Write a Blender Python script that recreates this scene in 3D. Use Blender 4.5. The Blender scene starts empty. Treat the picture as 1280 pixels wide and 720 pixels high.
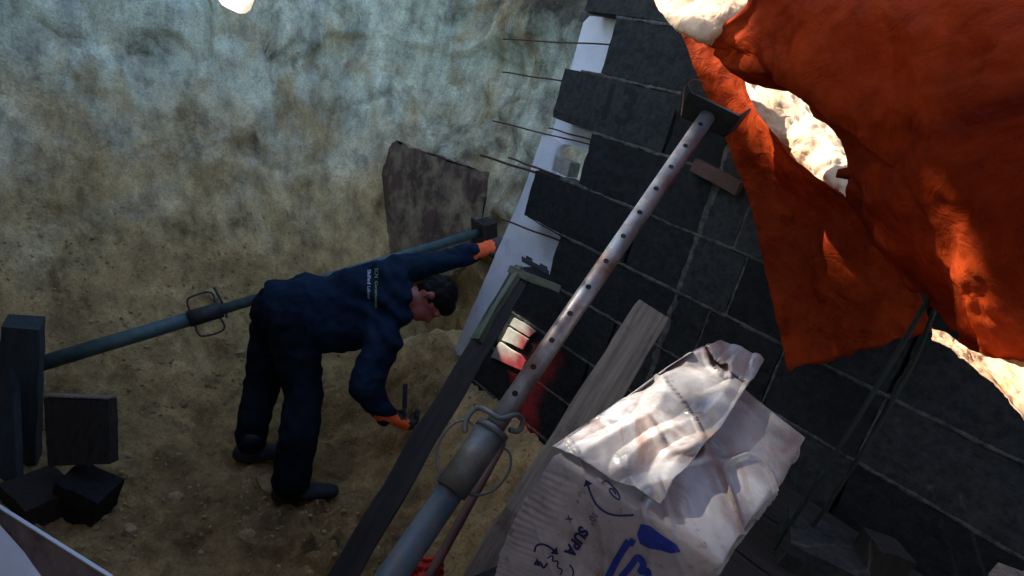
import bpy, bmesh, math, random
from mathutils import Vector, Matrix, noise, Quaternion
random.seed(11)
R = math.radians
scene = bpy.context.scene
COL = scene.collection

# ------------------------------------------------------------------ camera frame
F0 = 800.0
pitch, roll, yaw = R(18.0), R(14.8), R(-45.25)
CF = Vector((math.sin(yaw)*math.cos(pitch), math.cos(yaw)*math.cos(pitch), -math.sin(pitch)))
_r = Vector((math.cos(yaw), -math.sin(yaw), 0)); _u = _r.cross(CF)
CR = math.cos(roll)*_r + math.sin(roll)*_u
CU = -math.sin(roll)*_r + math.cos(roll)*_u
def ray(x, y): return CR*((x-640)/F0) - CU*((y-360)/F0) + CF
def P(x, y, d): return ray(x, y)*d
def onY(x, y, Y): q = ray(x, y); return q*(Y/q.y)
def onZ(x, y, Z): q = ray(x, y); return q*(Z/q.z)
def px(v):
    d = v.dot(CF); return 640+F0*v.dot(CR)/d, 360-F0*v.dot(CU)/d
SUN = Vector((-.75, -.45, .65)).normalized()

# ------------------------------------------------------------------ helpers
def link(o): COL.objects.link(o); return o
def smooth(me, flag=True):
    for p in me.polygons: p.use_smooth = flag
def mesh_obj(name, verts, faces, mats, parent=None, sm=False, mi=None):
    me = bpy.data.meshes.new(name)
    me.from_pydata([tuple(v) for v in verts], [], faces)
    if not isinstance(mats, (list, tuple)): mats = [mats]
    for m in mats: me.materials.append(m)
    if mi:
        for p, k in zip(me.polygons, mi): p.material_index = k
    me.update(); smooth(me, sm)
    o = link(bpy.data.objects.new(name, me))
    if parent: o.parent = parent
    return o
def bm_obj(name, bm, mats, parent=None, sm=False):
    me = bpy.data.meshes.new(name)
    bmesh.ops.recalc_face_normals(bm, faces=bm.faces)
    bm.to_mesh(me); bm.free()
    if not isinstance(mats, (list, tuple)): mats = [mats]
    for m in mats: me.materials.append(m)
    smooth(me, sm)
    o = link(bpy.data.objects.new(name, me))
    if parent: o.parent = parent
    return o
def tag(o, label=None, cat=None, group=None, kind=None):
    if label: o['label'] = label
    if cat: o['category'] = cat
    if group: o['group'] = group
    if kind: o['kind'] = kind
    return o
def empty(name, label, cat, group=None):
    o = link(bpy.data.objects.new(name, None)); o.empty_display_size = .1
    return tag(o, label, cat, group)
def fbm(p, s=1.0, o=4, seed=0.0):
    v = Vector((p[0]*s+seed, p[1]*s-seed, p[2]*s+seed*.5)); a = 1; t = 0
    for i in range(o):
        t += a*noise.noise(v); v = v*2.03; a *= .5
    return t
def sm(t): t = max(0, min(1, t)); return t*t*(3-2*t)
def frame(d, up=Vector((0, 0, 1))):
    z = d.normalized(); x = up.cross(z)
    if x.length < 1e-4: x = Vector((1, 0, 0))
    x.normalize(); return x, z.cross(x), z
def tube(bm, pts, rad, n=14, caps=True):
    """swept tube through pts; rad a number or list"""
    if not isinstance(rad, (list, tuple)): rad = [rad]*len(pts)
    rings = []; prevx = None
    for i, p in enumerate(pts):
        d = (pts[min(i+1, len(pts)-1)]-pts[max(i-1, 0)]).normalized()
        if prevx is None: x, y, z = frame(d)
        else:
            x = (prevx-d*prevx.dot(d)).normalized(); y = d.cross(x)
        prevx = x
        rings.append([bm.verts.new(p+(x*math.cos(2*math.pi*k/n)+y*math.sin(2*math.pi*k/n))*rad[i]) for k in range(n)])
    for a, b in zip(rings, rings[1:]):
        for k in range(n): bm.faces.new((a[k], a[(k+1) % n], b[(k+1) % n], b[k]))
    if caps:
        bm.faces.new(rings[0][::-1]); bm.faces.new(rings[-1])
def hollow(bm, a, b, ro, ri, n=24):
    x, y, z = frame(b-a)
    def ring(p, r): return [bm.verts.new(p+(x*math.cos(2*math.pi*k/n)+y*math.sin(2*math.pi*k/n))*r) for k in range(n)]
    L = [ring(a, ri), ring(a, ro), ring(b, ro), ring(b, ri)]
    for q in range(4):
        u, v = L[q], L[(q+1) % 4]
        for k in range(n): bm.faces.new((u[k], u[(k+1) % n], v[(k+1) % n], v[k]))
def prism(bm, o, ax, ay, az, bev=0.0, jit=0.0):
    """box with corner o and edge vectors"""
    vs = [bm.verts.new(o+ax*i+ay*j+az*k+Vector((random.uniform(-jit, jit),)*3)) for k in (0, 1) for j in (0, 1) for i in (0, 1)]
    fs = [bm.faces.new([vs[q] for q in f]) for f in ((0, 2, 3, 1), (4, 5, 7, 6), (0, 1, 5, 4), (2, 6, 7, 3), (0, 4, 6, 2), (1, 3, 7, 5))]
    if bev > 0:
        es = list({e for f in fs for e in f.edges})
        bmesh.ops.bevel(bm, geom=es, offset=bev, segments=2, profile=.6, affect='EDGES')
def sawn(name, a, b, w, t, mat, parent=None, side=None, bev=.004, rough=.006, cut=.0):
    """a piece of sawn timber from a to b, subdivided and a bit uneven; side = direction of its wide face normal"""
    d = (b-a); L = d.length; z = d.normalized()
    y = (side-z*side.dot(z)).normalized(); x = y.cross(z)
    n = max(6, int(L/.05)); vs = []; fs = []
    prof = [(-1, -1), (-.94, -1), (0, -1), (.94, -1), (1, -1), (1, -.9), (1, .9), (1, 1), (.94, 1), (0, 1), (-.94, 1), (-1, 1), (-1, .9), (-1, -.9)]
    prof = [p for p in prof if not (abs(p[0]) == 1 and abs(p[1]) == 1)]
    m = len(prof)
    for i in range(n+1):
        c = a+z*(L*i/n)
        for (u, v) in prof:
            q = c+x*(u*w/2)+y*(v*t/2)
            q = q+(x*fbm(q, 6, 3)+y*fbm(q, 6, 3, 9))*rough
            if i == n: q = q+z*(u*cut+fbm(q, 25, 2)*rough*1.5)
            q = q-a; vs.append(Vector((q.dot(x), q.dot(y), q.dot(z))))
    for i in range(n):
        for k in range(m): fs.append((i*m+k, i*m+(k+1) % m, (i+1)*m+(k+1) % m, (i+1)*m+k))
    fs.append(tuple(range(m))[::-1]); fs.append(tuple(n*m+k for k in range(m)))
    o = mesh_obj(name, vs, fs, mat, parent)
    mm = Matrix((x, y, z)).transposed().to_4x4(); mm.translation = a; o.matrix_basis = mm
    return o
def poly_slab(name, pts, n, th, mat, parent=None, jag=0.0):
    """flat polygon (3-D points) given thickness th along n, edges broken by jag"""
    bm = bmesh.new(); P2 = []
    for i, p in enumerate(pts):
        q = pts[(i+1) % len(pts)]; m = max(1, int((q-p).length/.03)) if jag else 1
        for k in range(m):
            s = p.lerp(q, k/m); e = (q-p).normalized().cross(n)
            P2.append(s+e*(fbm(s, 18, 3)*jag if jag else 0))
    a = [bm.verts.new(p) for p in P2]; b = [bm.verts.new(p+n*th) for p in P2]
    bm.faces.new(a); bm.faces.new(b[::-1])
    for i in range(len(a)):
        j = (i+1) % len(a); bm.faces.new((a[i], a[j], b[j], b[i]))
    bmesh.ops.triangulate(bm, faces=[f for f in bm.faces if len(f.verts) > 4])
    return bm_obj(name, bm, mat, parent)

# ------------------------------------------------------------------ materials
def newmat(name):
    m = bpy.data.materials.new(name); m.use_nodes = True
    nt = m.node_tree; b = nt.nodes['Principled BSDF']; return m, nt, b
def N(nt, t, **kw):
    n = nt.nodes.new(t)
    for k, v in kw.items(): setattr(n, k, v)
    return n
def noise_node(nt, scale, detail=6, rough=.6, dist=0.0, coord='Object', stretch=None):
    tc = N(nt, 'ShaderNodeTexCoord'); n = N(nt, 'ShaderNodeTexNoise')
    n.inputs['Scale'].default_value = scale; n.inputs['Detail'].default_value = detail
    n.inputs['Roughness'].default_value = rough; n.inputs['Distortion'].default_value = dist
    out = tc.outputs[coord]
    if stretch:
        mp = N(nt, 'ShaderNodeMapping'); mp.inputs['Scale'].default_value = stretch
        if len(stretch) > 3: pass
        nt.links.new(out, mp.inputs['Vector']); out = mp.outputs['Vector']
    nt.links.new(out, n.inputs['Vector']); return n
def ramp(nt, src, stops):
    r = N(nt, 'ShaderNodeValToRGB'); e = r.color_ramp.elements
    while len(e) > 1: e.remove(e[-1])
    e[0].position = stops[0][0]; e[0].color = (*stops[0][1], 1) if len(stops[0][1]) == 3 else stops[0][1]
    for p, c in stops[1:]:
        k = e.new(p); k.color = (*c, 1)
    nt.links.new(src, r.inputs['Fac']); return r
def mixc(nt, fac, a, b, mode='MIX'):
    m = N(nt, 'ShaderNodeMix', data_type='RGBA', blend_type=mode)
    for s, v in ((m.inputs[0], fac), (m.inputs[6], a), (m.inputs[7], b)):
        if hasattr(v, 'is_linked') or hasattr(v, 'links'): nt.links.new(v, s)
        elif isinstance(v, (int, float)): s.default_value = v
        else: s.default_value = (*v, 1)
    return m.outputs[2]
def bump(nt, b, h, strength=.5, dist=.01, prev=None):
    n = N(nt, 'ShaderNodeBump'); n.inputs['Strength'].default_value = strength; n.inputs['Distance'].default_value = dist
    nt.links.new(h, n.inputs['Height'])
    if prev: nt.links.new(prev, n.inputs['Normal'])
    nt.links.new(n.outputs[0], b.inputs['Normal']); return n.outputs[0]
def simple(name, c1, c2, scale=20, rough=.7, metal=0, bs=.3, bd=.004, stretch=None, spec=.5, lo=.35, hi=.65, dirt=None, dscale=5, dlo=.52, dhi=.66):
    m, nt, b = newmat(name)
    n = noise_node(nt, scale, 8, .65, stretch=stretch)
    r = ramp(nt, n.outputs['Fac'], [(lo, c1), (hi, c2)]); col = r.outputs['Color']
    if dirt:
        d = noise_node(nt, dscale, 7, .7); k = ramp(nt, d.outputs['Fac'], [(dlo, (0, 0, 0)), (dhi, (1, 1, 1))])
        col = mixc(nt, k.outputs['Color'], col, dirt)
    nt.links.new(col, b.inputs['Base Color'])
    b.inputs['Roughness'].default_value = rough; b.inputs['Metallic'].default_value = metal
    b.inputs['Specular IOR Level'].default_value = spec
    if bs: bump(nt, b, n.outputs['Fac'], bs, bd)
    return m

def earth_mat():
    m, nt, b = newmat('earth_clay_and_sand')
    tc = N(nt, 'ShaderNodeTexCoord'); sx = N(nt, 'ShaderNodeSeparateXYZ'); nt.links.new(tc.outputs['Object'], sx.inputs[0])
    big = noise_node(nt, 1.3, 8, .62, .6)
    # layering: grey-green clay above, ochre sand below, dark spoil on the floor
    ad = N(nt, 'ShaderNodeMath', operation='MULTIPLY_ADD'); nt.links.new(big.outputs['Fac'], ad.inputs[0]); ad.inputs[1].default_value = 2.6
    nt.links.new(sx.outputs['Z'], ad.inputs[2])
    mr = N(nt, 'ShaderNodeMapRange'); nt.links.new(ad.outputs[0], mr.inputs['Value'])
    mr.inputs['From Min'].default_value = -1.25; mr.inputs['From Max'].default_value = 2.0
    lay = ramp(nt, mr.outputs[0], [(.0, (.16, .10, .042)), (.13, (.32, .21, .088)), (.25, (.48, .325, .145)), (.40, (.54, .395, .20)), (.54, (.56, .47, .30)), (.70, (.55, .54, .40)), (.86, (.47, .50, .39)), (.96, (.26, .27, .2)), (1, (.12, .11, .08))])
    med = noise_node(nt, 4.5, 9, .7, .2)
    md = ramp(nt, med.outputs['Fac'], [(.3, (.45, .42, .36)), (.44, (.86, .84, .8)), (.56, (1.05, 1.04, 1.0)), (.72, (1.45, 1.45, 1.42))])
    col = mixc(nt, 1.0, lay.outputs['Color'], md.outputs['Color'], 'MULTIPLY')
    oc = noise_node(nt, 2.3, 7, .66, .3, stretch=(1, 1, .55)); ocr = ramp(nt, oc.outputs['Fac'], [(.5, (0, 0, 0)), (.62, (.8, .8, .8))])
    col = mixc(nt, ocr.outputs['Color'], col, (.37, .25, .105))
    dk = noise_node(nt, 1.9, 8, .7, .3); dkr = ramp(nt, dk.outputs['Fac'], [(.34, (.4, .36, .3)), (.46, (1, 1, 1))])
    col = mixc(nt, .85, col, dkr.outputs['Color'], 'MULTIPLY')
    cl = noise_node(nt, 3.1, 9, .72, .15, stretch=(1, 1, .7)); clr = ramp(nt, cl.outputs['Fac'], [(.55, (0, 0, 0)), (.68, (.45, .45, .45)), (.8, (.7, .7, .7))])
    zr = ramp(nt, mr.outputs[0], [(.28, (0, 0, 0)), (.5, (1, 1, 1))]); clm = N(nt, 'ShaderNodeMath', operation='MULTIPLY'); nt.links.new(clr.outputs['Color'], clm.inputs[0]); nt.links.new(zr.outputs['Color'], clm.inputs[1])
    col = mixc(nt, clm.outputs[0], col, (.50, .52, .49))
    gr = noise_node(nt, 70, 6, .7); grr = ramp(nt, gr.outputs['Fac'], [(.36, (.68, .66, .63)), (.5, (1, 1, 1)), (.68, (1.2, 1.19, 1.15))])
    col = mixc(nt, .8, col, grr.outputs['Color'], 'MULTIPLY')
    # streaks scored by the digger bucket
    st = noise_node(nt, 7, 5, .6, .3, stretch=(1.3, 1.3, .16)); stn = ramp(nt, st.outputs['Fac'], [(.34, (.6, .6, .62)), (.5, (1, 1, 1)), (.64, (1.25, 1.24, 1.2))])
    col = mixc(nt, .8, col, stn.outputs['Color'], 'MULTIPLY')
    nt.links.new(col, b.inputs['Base Color']); b.inputs['Roughness'].default_value = .93; b.inputs['Specular IOR Level'].default_value = .2
    vo = N(nt, 'ShaderNodeTexVoronoi'); vo.inputs['Scale'].default_value = 26; wp_ = noise_node(nt, 9, 4, .6); ad2 = N(nt, 'ShaderNodeMixRGB'); ad2.blend_type = 'ADD'; ad2.inputs[0].default_value = .25
    nt.links.new(tc.outputs['Object'], ad2.inputs[1]); nt.links.new(wp_.outputs['Color'], ad2.inputs[2]); nt.links.new(ad2.outputs[0], vo.inputs['Vector'])
    n0 = bump(nt, b, vo.outputs['Distance'], .28, .012)
    ck = N(nt, 'ShaderNodeTexVoronoi'); ck.feature = 'DISTANCE_TO_EDGE'; ck.inputs['Scale'].default_value = 1.15; wq = noise_node(nt, 2.6, 6, .62); ad3 = N(nt, 'ShaderNodeMixRGB'); ad3.blend_type = 'ADD'; ad3.inputs[0].default_value = .7
    nt.links.new(tc.outputs['Object'], ad3.inputs[1]); nt.links.new(wq.outputs['Color'], ad3.inputs[2]); nt.links.new(ad3.outputs[0], ck.inputs['Vector'])
    ckr = ramp(nt, ck.outputs['Distance'], [(0, (0, 0, 0)), (.018, (.8, .8, .8)), (.06, (1, 1, 1))])
    ckm = noise_node(nt, 1.4, 4, .6); ckk = ramp(nt, ckm.outputs['Fac'], [(.36, (1, 1, 1)), (.46, (0, 0, 0))])
    ckx = N(nt, 'ShaderNodeMix', data_type='FLOAT'); nt.links.new(ckk.outputs['Color'], ckx.inputs[0]); nt.links.new(ckr.outputs['Color'], ckx.inputs[2]); ckx.inputs[3].default_value = 1
    n0 = bump(nt, b, ckx.outputs[0], .35, .02, n0)
    n1 = bump(nt, b, med.outputs['Fac'], .7, .035, n0); n2 = bump(nt, b, st.outputs['Fac'], .4, .02, n1); bump(nt, b, gr.outputs['Fac'], .7, .006, n2)
    return m
M = {}
M['earth'] = earth_mat()
M['spoil'] = simple('loose_spoil', (.22, .155, .075), (.50, .37, .19), 9, .95, bs=.8, bd=.02, spec=.15, dirt=(.3, .24, .15), dscale=14)
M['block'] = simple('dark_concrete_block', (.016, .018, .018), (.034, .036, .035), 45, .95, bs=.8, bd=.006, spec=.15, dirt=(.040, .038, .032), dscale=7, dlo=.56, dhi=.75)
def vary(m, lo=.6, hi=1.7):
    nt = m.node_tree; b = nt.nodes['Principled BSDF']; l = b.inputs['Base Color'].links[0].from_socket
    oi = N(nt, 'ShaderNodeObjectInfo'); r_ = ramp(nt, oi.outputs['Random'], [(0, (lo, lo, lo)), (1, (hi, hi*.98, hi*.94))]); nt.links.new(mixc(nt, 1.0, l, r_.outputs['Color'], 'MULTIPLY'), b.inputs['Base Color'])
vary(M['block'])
M['mortar'] = simple('mortar', (.025, .025, .021), (.13, .125, .105), 45, .95, bs=.8, bd=.006)
M['paintmark'] = simple('black_spray_paint', (.003, .004, .005), (.006, .007, .008), 30, .85, bs=0)
M['insul'] = simple('white_insulation', (.66, .69, .74), (.80, .82, .85), 8, .7, bs=.15, bd=.004, dirt=(.45, .42, .38), dscale=6, dlo=.57, dhi=.8)
M['rust'] = simple('rusty_steel', (.05, .022, .012), (.13, .055, .03), 60, .75, .3, bs=.3)
M['galv'] = simple('worn_galvanised_steel', (.20, .20, .20), (.40, .39, .37), 14, .45, .5, bs=.2, bd=.002, dirt=(.20, .10, .055), dscale=11, dlo=.44, dhi=.66)
M['blue_galv'] = simple('blue_painted_steel', (.045, .08, .095), (.105, .14, .15), 14, .55, .25, bs=.2, bd=.002, dirt=(.14, .12, .10), dscale=13, dlo=.5, dhi=.68)
M['green_steel'] = simple('green_painted_steel', (.04, .085, .09), (.09, .14, .14), 18, .55, .2, bs=.15, bd=.002, dirt=(.11, .075, .05), dscale=9, dlo=.58, dhi=.7)
M['dull_galv'] = simple('dull_galvanised_steel', (.10, .12, .12), (.22, .23, .2), 18, .5, .4, bs=.15, bd=.002, dirt=(.16, .14, .07), dscale=14, dlo=.5, dhi=.66)
M['hole'] = simple('hole_dark', (.003, .003, .004), (.006, .005, .006), 10, .9, bs=0)
M['dark_steel'] = simple('dark_steel', (.02, .022, .025), (.05, .05, .052), 30, .6, .4, bs=.2)
M['wood_dark'] = simple('wet_dark_timber', (.009, .008, .007), (.028, .024, .018), 7, .85, bs=.8, bd=.006, stretch=(9, 9, .5), dirt=(.05, .042, .028), dscale=6, dlo=.56, dhi=.75)
M['wood_grey'] = simple('weathered_timber', (.13, .105, .075), (.27, .225, .165), 7, .85, bs=.8, bd=.006, stretch=(10, 10, .5), dirt=(.08, .058, .038), dscale=7)
M['wood_green'] = simple('pale_green_timber', (.06, .07, .04), (.17, .185, .11), 7, .85, bs=.7, bd=.005, stretch=(8, 8, .6), dirt=(.05, .045, .03), dscale=9)  # its paleness also stands for light on the post's left face
M['brown_board'] = simple('muddy_brown_board', (.055, .030, .024), (.15, .085, .066), 5, .85, bs=.5, bd=.006, stretch=(1.5, 1.5, .35), dirt=(.34, .27, .16), dscale=4.5, dlo=.46, dhi=.66)
M['bluish_board'] = simple('grey_blue_board', (.016, .026, .03), (.035, .05, .056), 7, .85, bs=.5, bd=.004, stretch=(7, 7, .5))
M['ply_face'] = simple('brown_ply', (.05, .035, .025), (.12, .085, .062), 9, .8, bs=.3, stretch=(1, 5, 5))
M['cable'] = simple('dark_green_hose', (.008, .013, .010), (.02, .028, .02), 20, .5, bs=.1)
M['rod'] = simple('red_brown_pole', (.06, .028, .02), (.13, .062, .042), 14, .7, bs=.2)
M['red'] = simple('red_cloth', (.35, .014, .012), (.55, .035, .025), 20, .85, bs=.5, bd=.006)
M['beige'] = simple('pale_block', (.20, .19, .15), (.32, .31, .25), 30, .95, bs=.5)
M['pale'] = simple('pale_sheet', (.45, .55, .6), (.62, .70, .74), 6, .6, bs=.1)
M['shade'] = simple('sun_mask_black', (.012, .013, .014), (.03, .03, .03), 6, .7, bs=.2)  # for the added sheet that blocks the sun
M['ground'] = simple('topsoil', (.06, .05, .03), (.16, .14, .08), 3, .95, bs=.6, bd=.03, dirt=(.05, .08, .025), dscale=1.2)
M['jacket'] = simple('navy_softshell', (.003, .010, .026), (.008, .021, .044), 7, .85, bs=.35, bd=.01, spec=.12, dirt=(.03, .035, .04), dscale=6, dlo=.6, dhi=.85)
M['trouser'] = simple('dark_navy_trousers', (.0018, .0035, .008), (.005, .008, .014), 9, .85, bs=.5, bd=.012, spec=.1, dirt=(.03, .026, .018), dscale=5, dlo=.6, dhi=.85)
M['boot'] = simple('dark_boots', (.005, .008, .016), (.014, .018, .026), 20, .6, bs=.3)
M['skin'] = simple('skin', (.20, .055, .042), (.30, .09, .066), 14, .55, bs=.1)
M['hair'] = simple('dark_hair', (.003, .003, .0035), (.009, .008, .008), 60, .6, bs=.5, bd=.004, stretch=(1, 1, .3), spec=.1)
M['orange'] = simple('orange_knit_glove', (.90, .10, .02), (.98, .16, .035), 60, .85, bs=.4, bd=.003)
M['glove_dip'] = simple('black_latex_dip', (.008, .008, .009), (.022, .02, .02), 40, .6, bs=.3)
M['white_print'] = simple('white_print', (.45, .5, .55), (.62, .66, .7), 30, .7, bs=0)
M['lime_print'] = simple('lime_print', (.28, .42, .10), (.36, .5, .16), 30, .7, bs=0)
M['blue_print'] = simple('blue_ink', (.004, .015, .12), (.008, .035, .28), 18, .5, bs=0)
M['navy_print'] = simple('navy_ink', (.004, .008, .05), (.008, .016, .09), 18, .5, bs=0)

def crease(nt, b, scale, strength, dist, feat='F1'):
    # sharp crumple lines: a warped cell pattern's edges
    tc = N(nt, 'ShaderNodeTexCoord'); w_ = noise_node(nt, scale*.7, 3, .5); a_ = N(nt, 'ShaderNodeMixRGB'); a_.blend_type = 'ADD'; a_.inputs[0].default_value = .45
    nt.links.new(tc.outputs['Object'], a_.inputs[1]); nt.links.new(w_.outputs['Color'], a_.inputs[2])
    v = N(nt, 'ShaderNodeTexVoronoi'); v.feature = feat; v.inputs['Scale'].default_value = scale; nt.links.new(a_.outputs[0], v.inputs['Vector'])
    return bump(nt, b, v.outputs['Distance'], strength, dist)
def bag_mat():
    m, nt, b = newmat('dirty_plastic_sack')
    n = noise_node(nt, 6, 8, .65, .5)
    base = ramp(nt, n.outputs['Fac'], [(.3, (.20, .18, .165)), (.5, (.34, .32, .30)), (.75, (.54, .53, .52))]).outputs['Color']
    d = noise_node(nt, 7.5, 10, .72, .9); k = ramp(nt, d.outputs['Fac'], [(.52, (0, 0, 0)), (.6, (.5, .5, .5)), (.74, (.9, .9, .9))])
    c = mixc(nt, k.outputs['Color'], base, (.17, .075, .038))
    d2 = noise_node(nt, 34, 6, .7); k2 = ramp(nt, d2.outputs['Fac'], [(.6, (0, 0, 0)), (.7, (.8, .8, .8))])
    c = mixc(nt, k2.outputs['Color'], c, (.20, .12, .07))
    nt.links.new(c, b.inputs['Base Color'])
    rr = ramp(nt, k.outputs['Color'], [(0, (.20, .20, .20)), (1, (.45, .45, .45))]); nt.links.new(rr.outputs['Color'], b.inputs['Roughness'])
    b.inputs['Specular IOR Level'].default_value = .6
    f = noise_node(nt, 13, 3, .45, 2.2); n1 = bump(nt, b, f.outputs['Fac'], .06, .008, crease(nt, b, 6, .16, .012, 'DISTANCE_TO_EDGE')); bump(nt, b, d2.outputs['Fac'], .15, .003, n1)
    return m
M['bag'] = bag_mat()
def tarp_mat(name, c1, c2, trans=.45, bsr=.8):
    m, nt, b = newmat(name)
    n = noise_node(nt, 3.5, 9, .68, .6)
    c = ramp(nt, n.outputs['Fac'], [(.3, c1), (.68, c2)]).outputs['Color']
    d = noise_node(nt, 9, 8, .72); k = ramp(nt, d.outputs['Fac'], [(.56, (0, 0, 0)), (.74, (.75, .75, .75))])
    c = mixc(nt, k.outputs['Color'], c, (c1[0]*.35, c1[1]*.4, c1[2]*.6))
    nt.links.new(c, b.inputs['Base Color']); b.inputs['Roughness'].default_value = .7; b.inputs['Specular IOR Level'].default_value = .08
    f = noise_node(nt, 13, 6, .6, 1.6); nn = bump(nt, b, f.outputs['Fac'], bsr*.7, .02, crease(nt, b, 5.5, .55, .03))
    t = N(nt, 'ShaderNodeBsdfTranslucent'); nt.links.new(c, t.inputs['Color']); nt.links.new(nn, t.inputs['Normal'])
    mx = N(nt, 'ShaderNodeMixShader'); mx.inputs[0].default_value = trans
    nt.links.new(b.outputs[0], mx.inputs[1]); nt.links.new(t.outputs[0], mx.inputs[2])
    nt.links.new(mx.outputs[0], nt.nodes['Material Output'].inputs['Surface']); return m
M['tarp'] = tarp_mat('orange_tarpaulin', (.20, .014, .003), (.62, .085, .014), .5)
M['tarp_sunlit'] = tarp_mat('sunlit_tone_tarpaulin', (.70, .38, .17), (.95, .80, .58), .35, .9)  # paler copy of the orange tarpaulin, sun glare put into its colour
def red_filter_mat():  # see-through red filter added to tint the edge of the sun patch
    m, nt, b = newmat('red_light_filter'); b.inputs['Base Color'].default_value = (.6, .03, .01, 1)
    t = N(nt, 'ShaderNodeBsdfTransparent'); t.inputs['Color'].default_value = (.95, .04, .05, 1)
    mx = N(nt, 'ShaderNodeMixShader'); mx.inputs[0].default_value = .6
    nt.links.new(b.outputs[0], mx.inputs[1]); nt.links.new(t.outputs[0], mx.inputs[2])
    nt.links.new(mx.outputs[0], nt.nodes['Material Output'].inputs['Surface']); return m
M['red_filter'] = red_filter_mat()

# ------------------------------------------------------------------ pit: floor, bank, ground
def floor_z(x, y, rough=True):
    z = -2.12
    z += .60*sm((y-1.5)/.62)*sm((x+3.25)/.55)
    z += 1.0*sm((-2.9-x)/2.1)+.55*(max(0, -3.72-x)/.9)**2
    z += .5*max(0, 1-(2.72-y)/.7)**2*sm((-3.6-x)/.6)
    z += .50*sm((x+1.05)/.4)
    z += .22*sm((.35-y)/.5)*sm((-1.3-x)/.4)
    z = min(z, -.27)
    if rough:
        p = (x, y, 0)
        z += .055*fbm(p, 2.6, 3, 4)+.04*abs(fbm(p, 7, 4, 2))+.022*abs(fbm(p, 19, 3))+.010*fbm(p, 40, 2)
        hp = math.exp(-(((x+1.95)/.30)**2+((y-1.22)/.30)**2)); z += hp*(.05+.12*abs(fbm(p, 9, 3, 6)))
    return z
vs, fs = [], []
x0, x1, y0, y1 = -5.2, 2.0, -1.4, 3.0; NX, NY = 520, 320
for j in range(NY+1):
    for i in range(NX+1):
        x = x0+(x1-x0)*i/NX; y = y0+(y1-y0)*j/NY; vs.append((x, y, floor_z(x, y)))
for j in range(NY):
    for i in range(NX):
        a = j*(NX+1)+i; fs.append((a, a+1, a+NX+2, a+NX+1))
tag(mesh_obj('pit_floor', vs, fs, M['earth'], sm=True), kind='structure')

loop = [(1.9, 2.66), (-1.0, 2.66), (-4.05, 2.68), (-4.45, 2.52), (-4.5, 1.9), (-4.5, .35), (-4.3, .0), (-3.9, -.1), (-1.8, -.12), (-1.4, -.3), (-1.25, -1.15), (1.9, -1.2)]
pts = [Vector((a, b, 0)) for a, b in loop]
for _ in range(2):
    q = []
    for i, p in enumerate(pts):
        r_ = pts[(i+1) % len(pts)]; q += [p.lerp(r_, .25), p.lerp(r_, .75)]
    pts = q
seg = []; tot = 0
for i, p in enumerate(pts):
    L = (pts[(i+1) % len(pts)]-p).length; seg.append((tot, L, p, pts[(i+1) % len(pts)])); tot += L
NP = 520; per = []; k = 0
for i in range(NP):
    s = tot*i/NP
    while s > seg[k][0]+seg[k][1]: k += 1
    per.append(seg[k][2].lerp(seg[k][3], (s-seg[k][0])/max(1e-9, seg[k][1])))
NL = 90
def outward(i):
    d = per[(i+2) % NP]-per[i-2]; n_ = Vector((d.y, -d.x, 0)).normalized(); return -n_ if n_.dot(Vector((-1.4, .9, 0))-per[i]) > 0 else n_
NOTCH = 1.60
def rim(p):
    z = .22+.10*fbm(p, 1.1, 3, 7)
    if p.x < -3.0: z = .47+.10*fbm(p, 2.1, 3, 7)
    z += .6*sm((p.y-2.2)/.35)*sm((p.x+4.3)/.6)
    if p.x < -3.5:
        z -= (.575)*math.exp(-((p.y-NOTCH)/.20)**4)
    return z
vs, fs = [], []
for l in range(NL+1):
    t = l/NL
    for i, p in enumerate(per):
        n_ = outward(i); zr = rim(p); z = -2.45+(zr+2.45)*t
        lean = .0+.42*t+.10*sm((t-.78)/.2)
        q = p+n_*lean; q.z = z
        big = fbm(q, .8, 2, 3)*.09; led = 0; fine = fbm(q, 7, 5, 1)*.009
        # scoured vertical grooves
        g = noise.noise(Vector((q.x*6, q.y*6, q.z*.7)))*.014
        # spalled shells: terraced steps, irregular
        sp = fbm((q.x*1.1, q.y*1.1, q.z*1.6), 1.0, 3, 15); stp = .04*sm((sp-.12)/.02)+.05*sm((sp-.42)/.02)-.04*sm((-.2-sp)/.02)
        k = min(1, t*6)
        vs.append(q+n_*(big+led+fine+g+stp)*k)
for l in range(NL):
    for i in range(NP):
        j = (i+1) % NP; fs.append((l*NP+i, l*NP+j, (l+1)*NP+j, (l+1)*NP+i))
rimv = [Vector(v) for v in vs[NL*NP:]]
tag(mesh_obj('earth_bank', vs, fs, M['earth'], sm=True), kind='structure')
vs, fs = [], []
cen = Vector((-1.4, .9, 0))
for ex, dz in ((0, -.0), (.15, .01), (.5, -.02), (1.2, -.1), (4, -.22), (18, -.5), (80, -1.6), (500, -9)):
    for v in rimv:
        d = (v-cen); d.z = 0; d.normalize(); q = v+d*ex
        q.z = v.z*max(0, 1-ex/6)+dz-(.35*sm(ex/.6)*math.exp(-((v.y-NOTCH)/.3)**2) if v.x < -3.5 else 0)+ (.03*fbm(q, 2, 3) if 0 < ex < 10 else 0)
        vs.append(q)
for l in range(7):
    for i in range(NP):
        j = (i+1) % NP; fs.append((l*NP+i, l*NP+j, (l+1)*NP+j, (l+1)*NP+i))
tag(mesh_obj('ground', vs, fs, M['ground'], sm=True), kind='structure')

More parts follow.
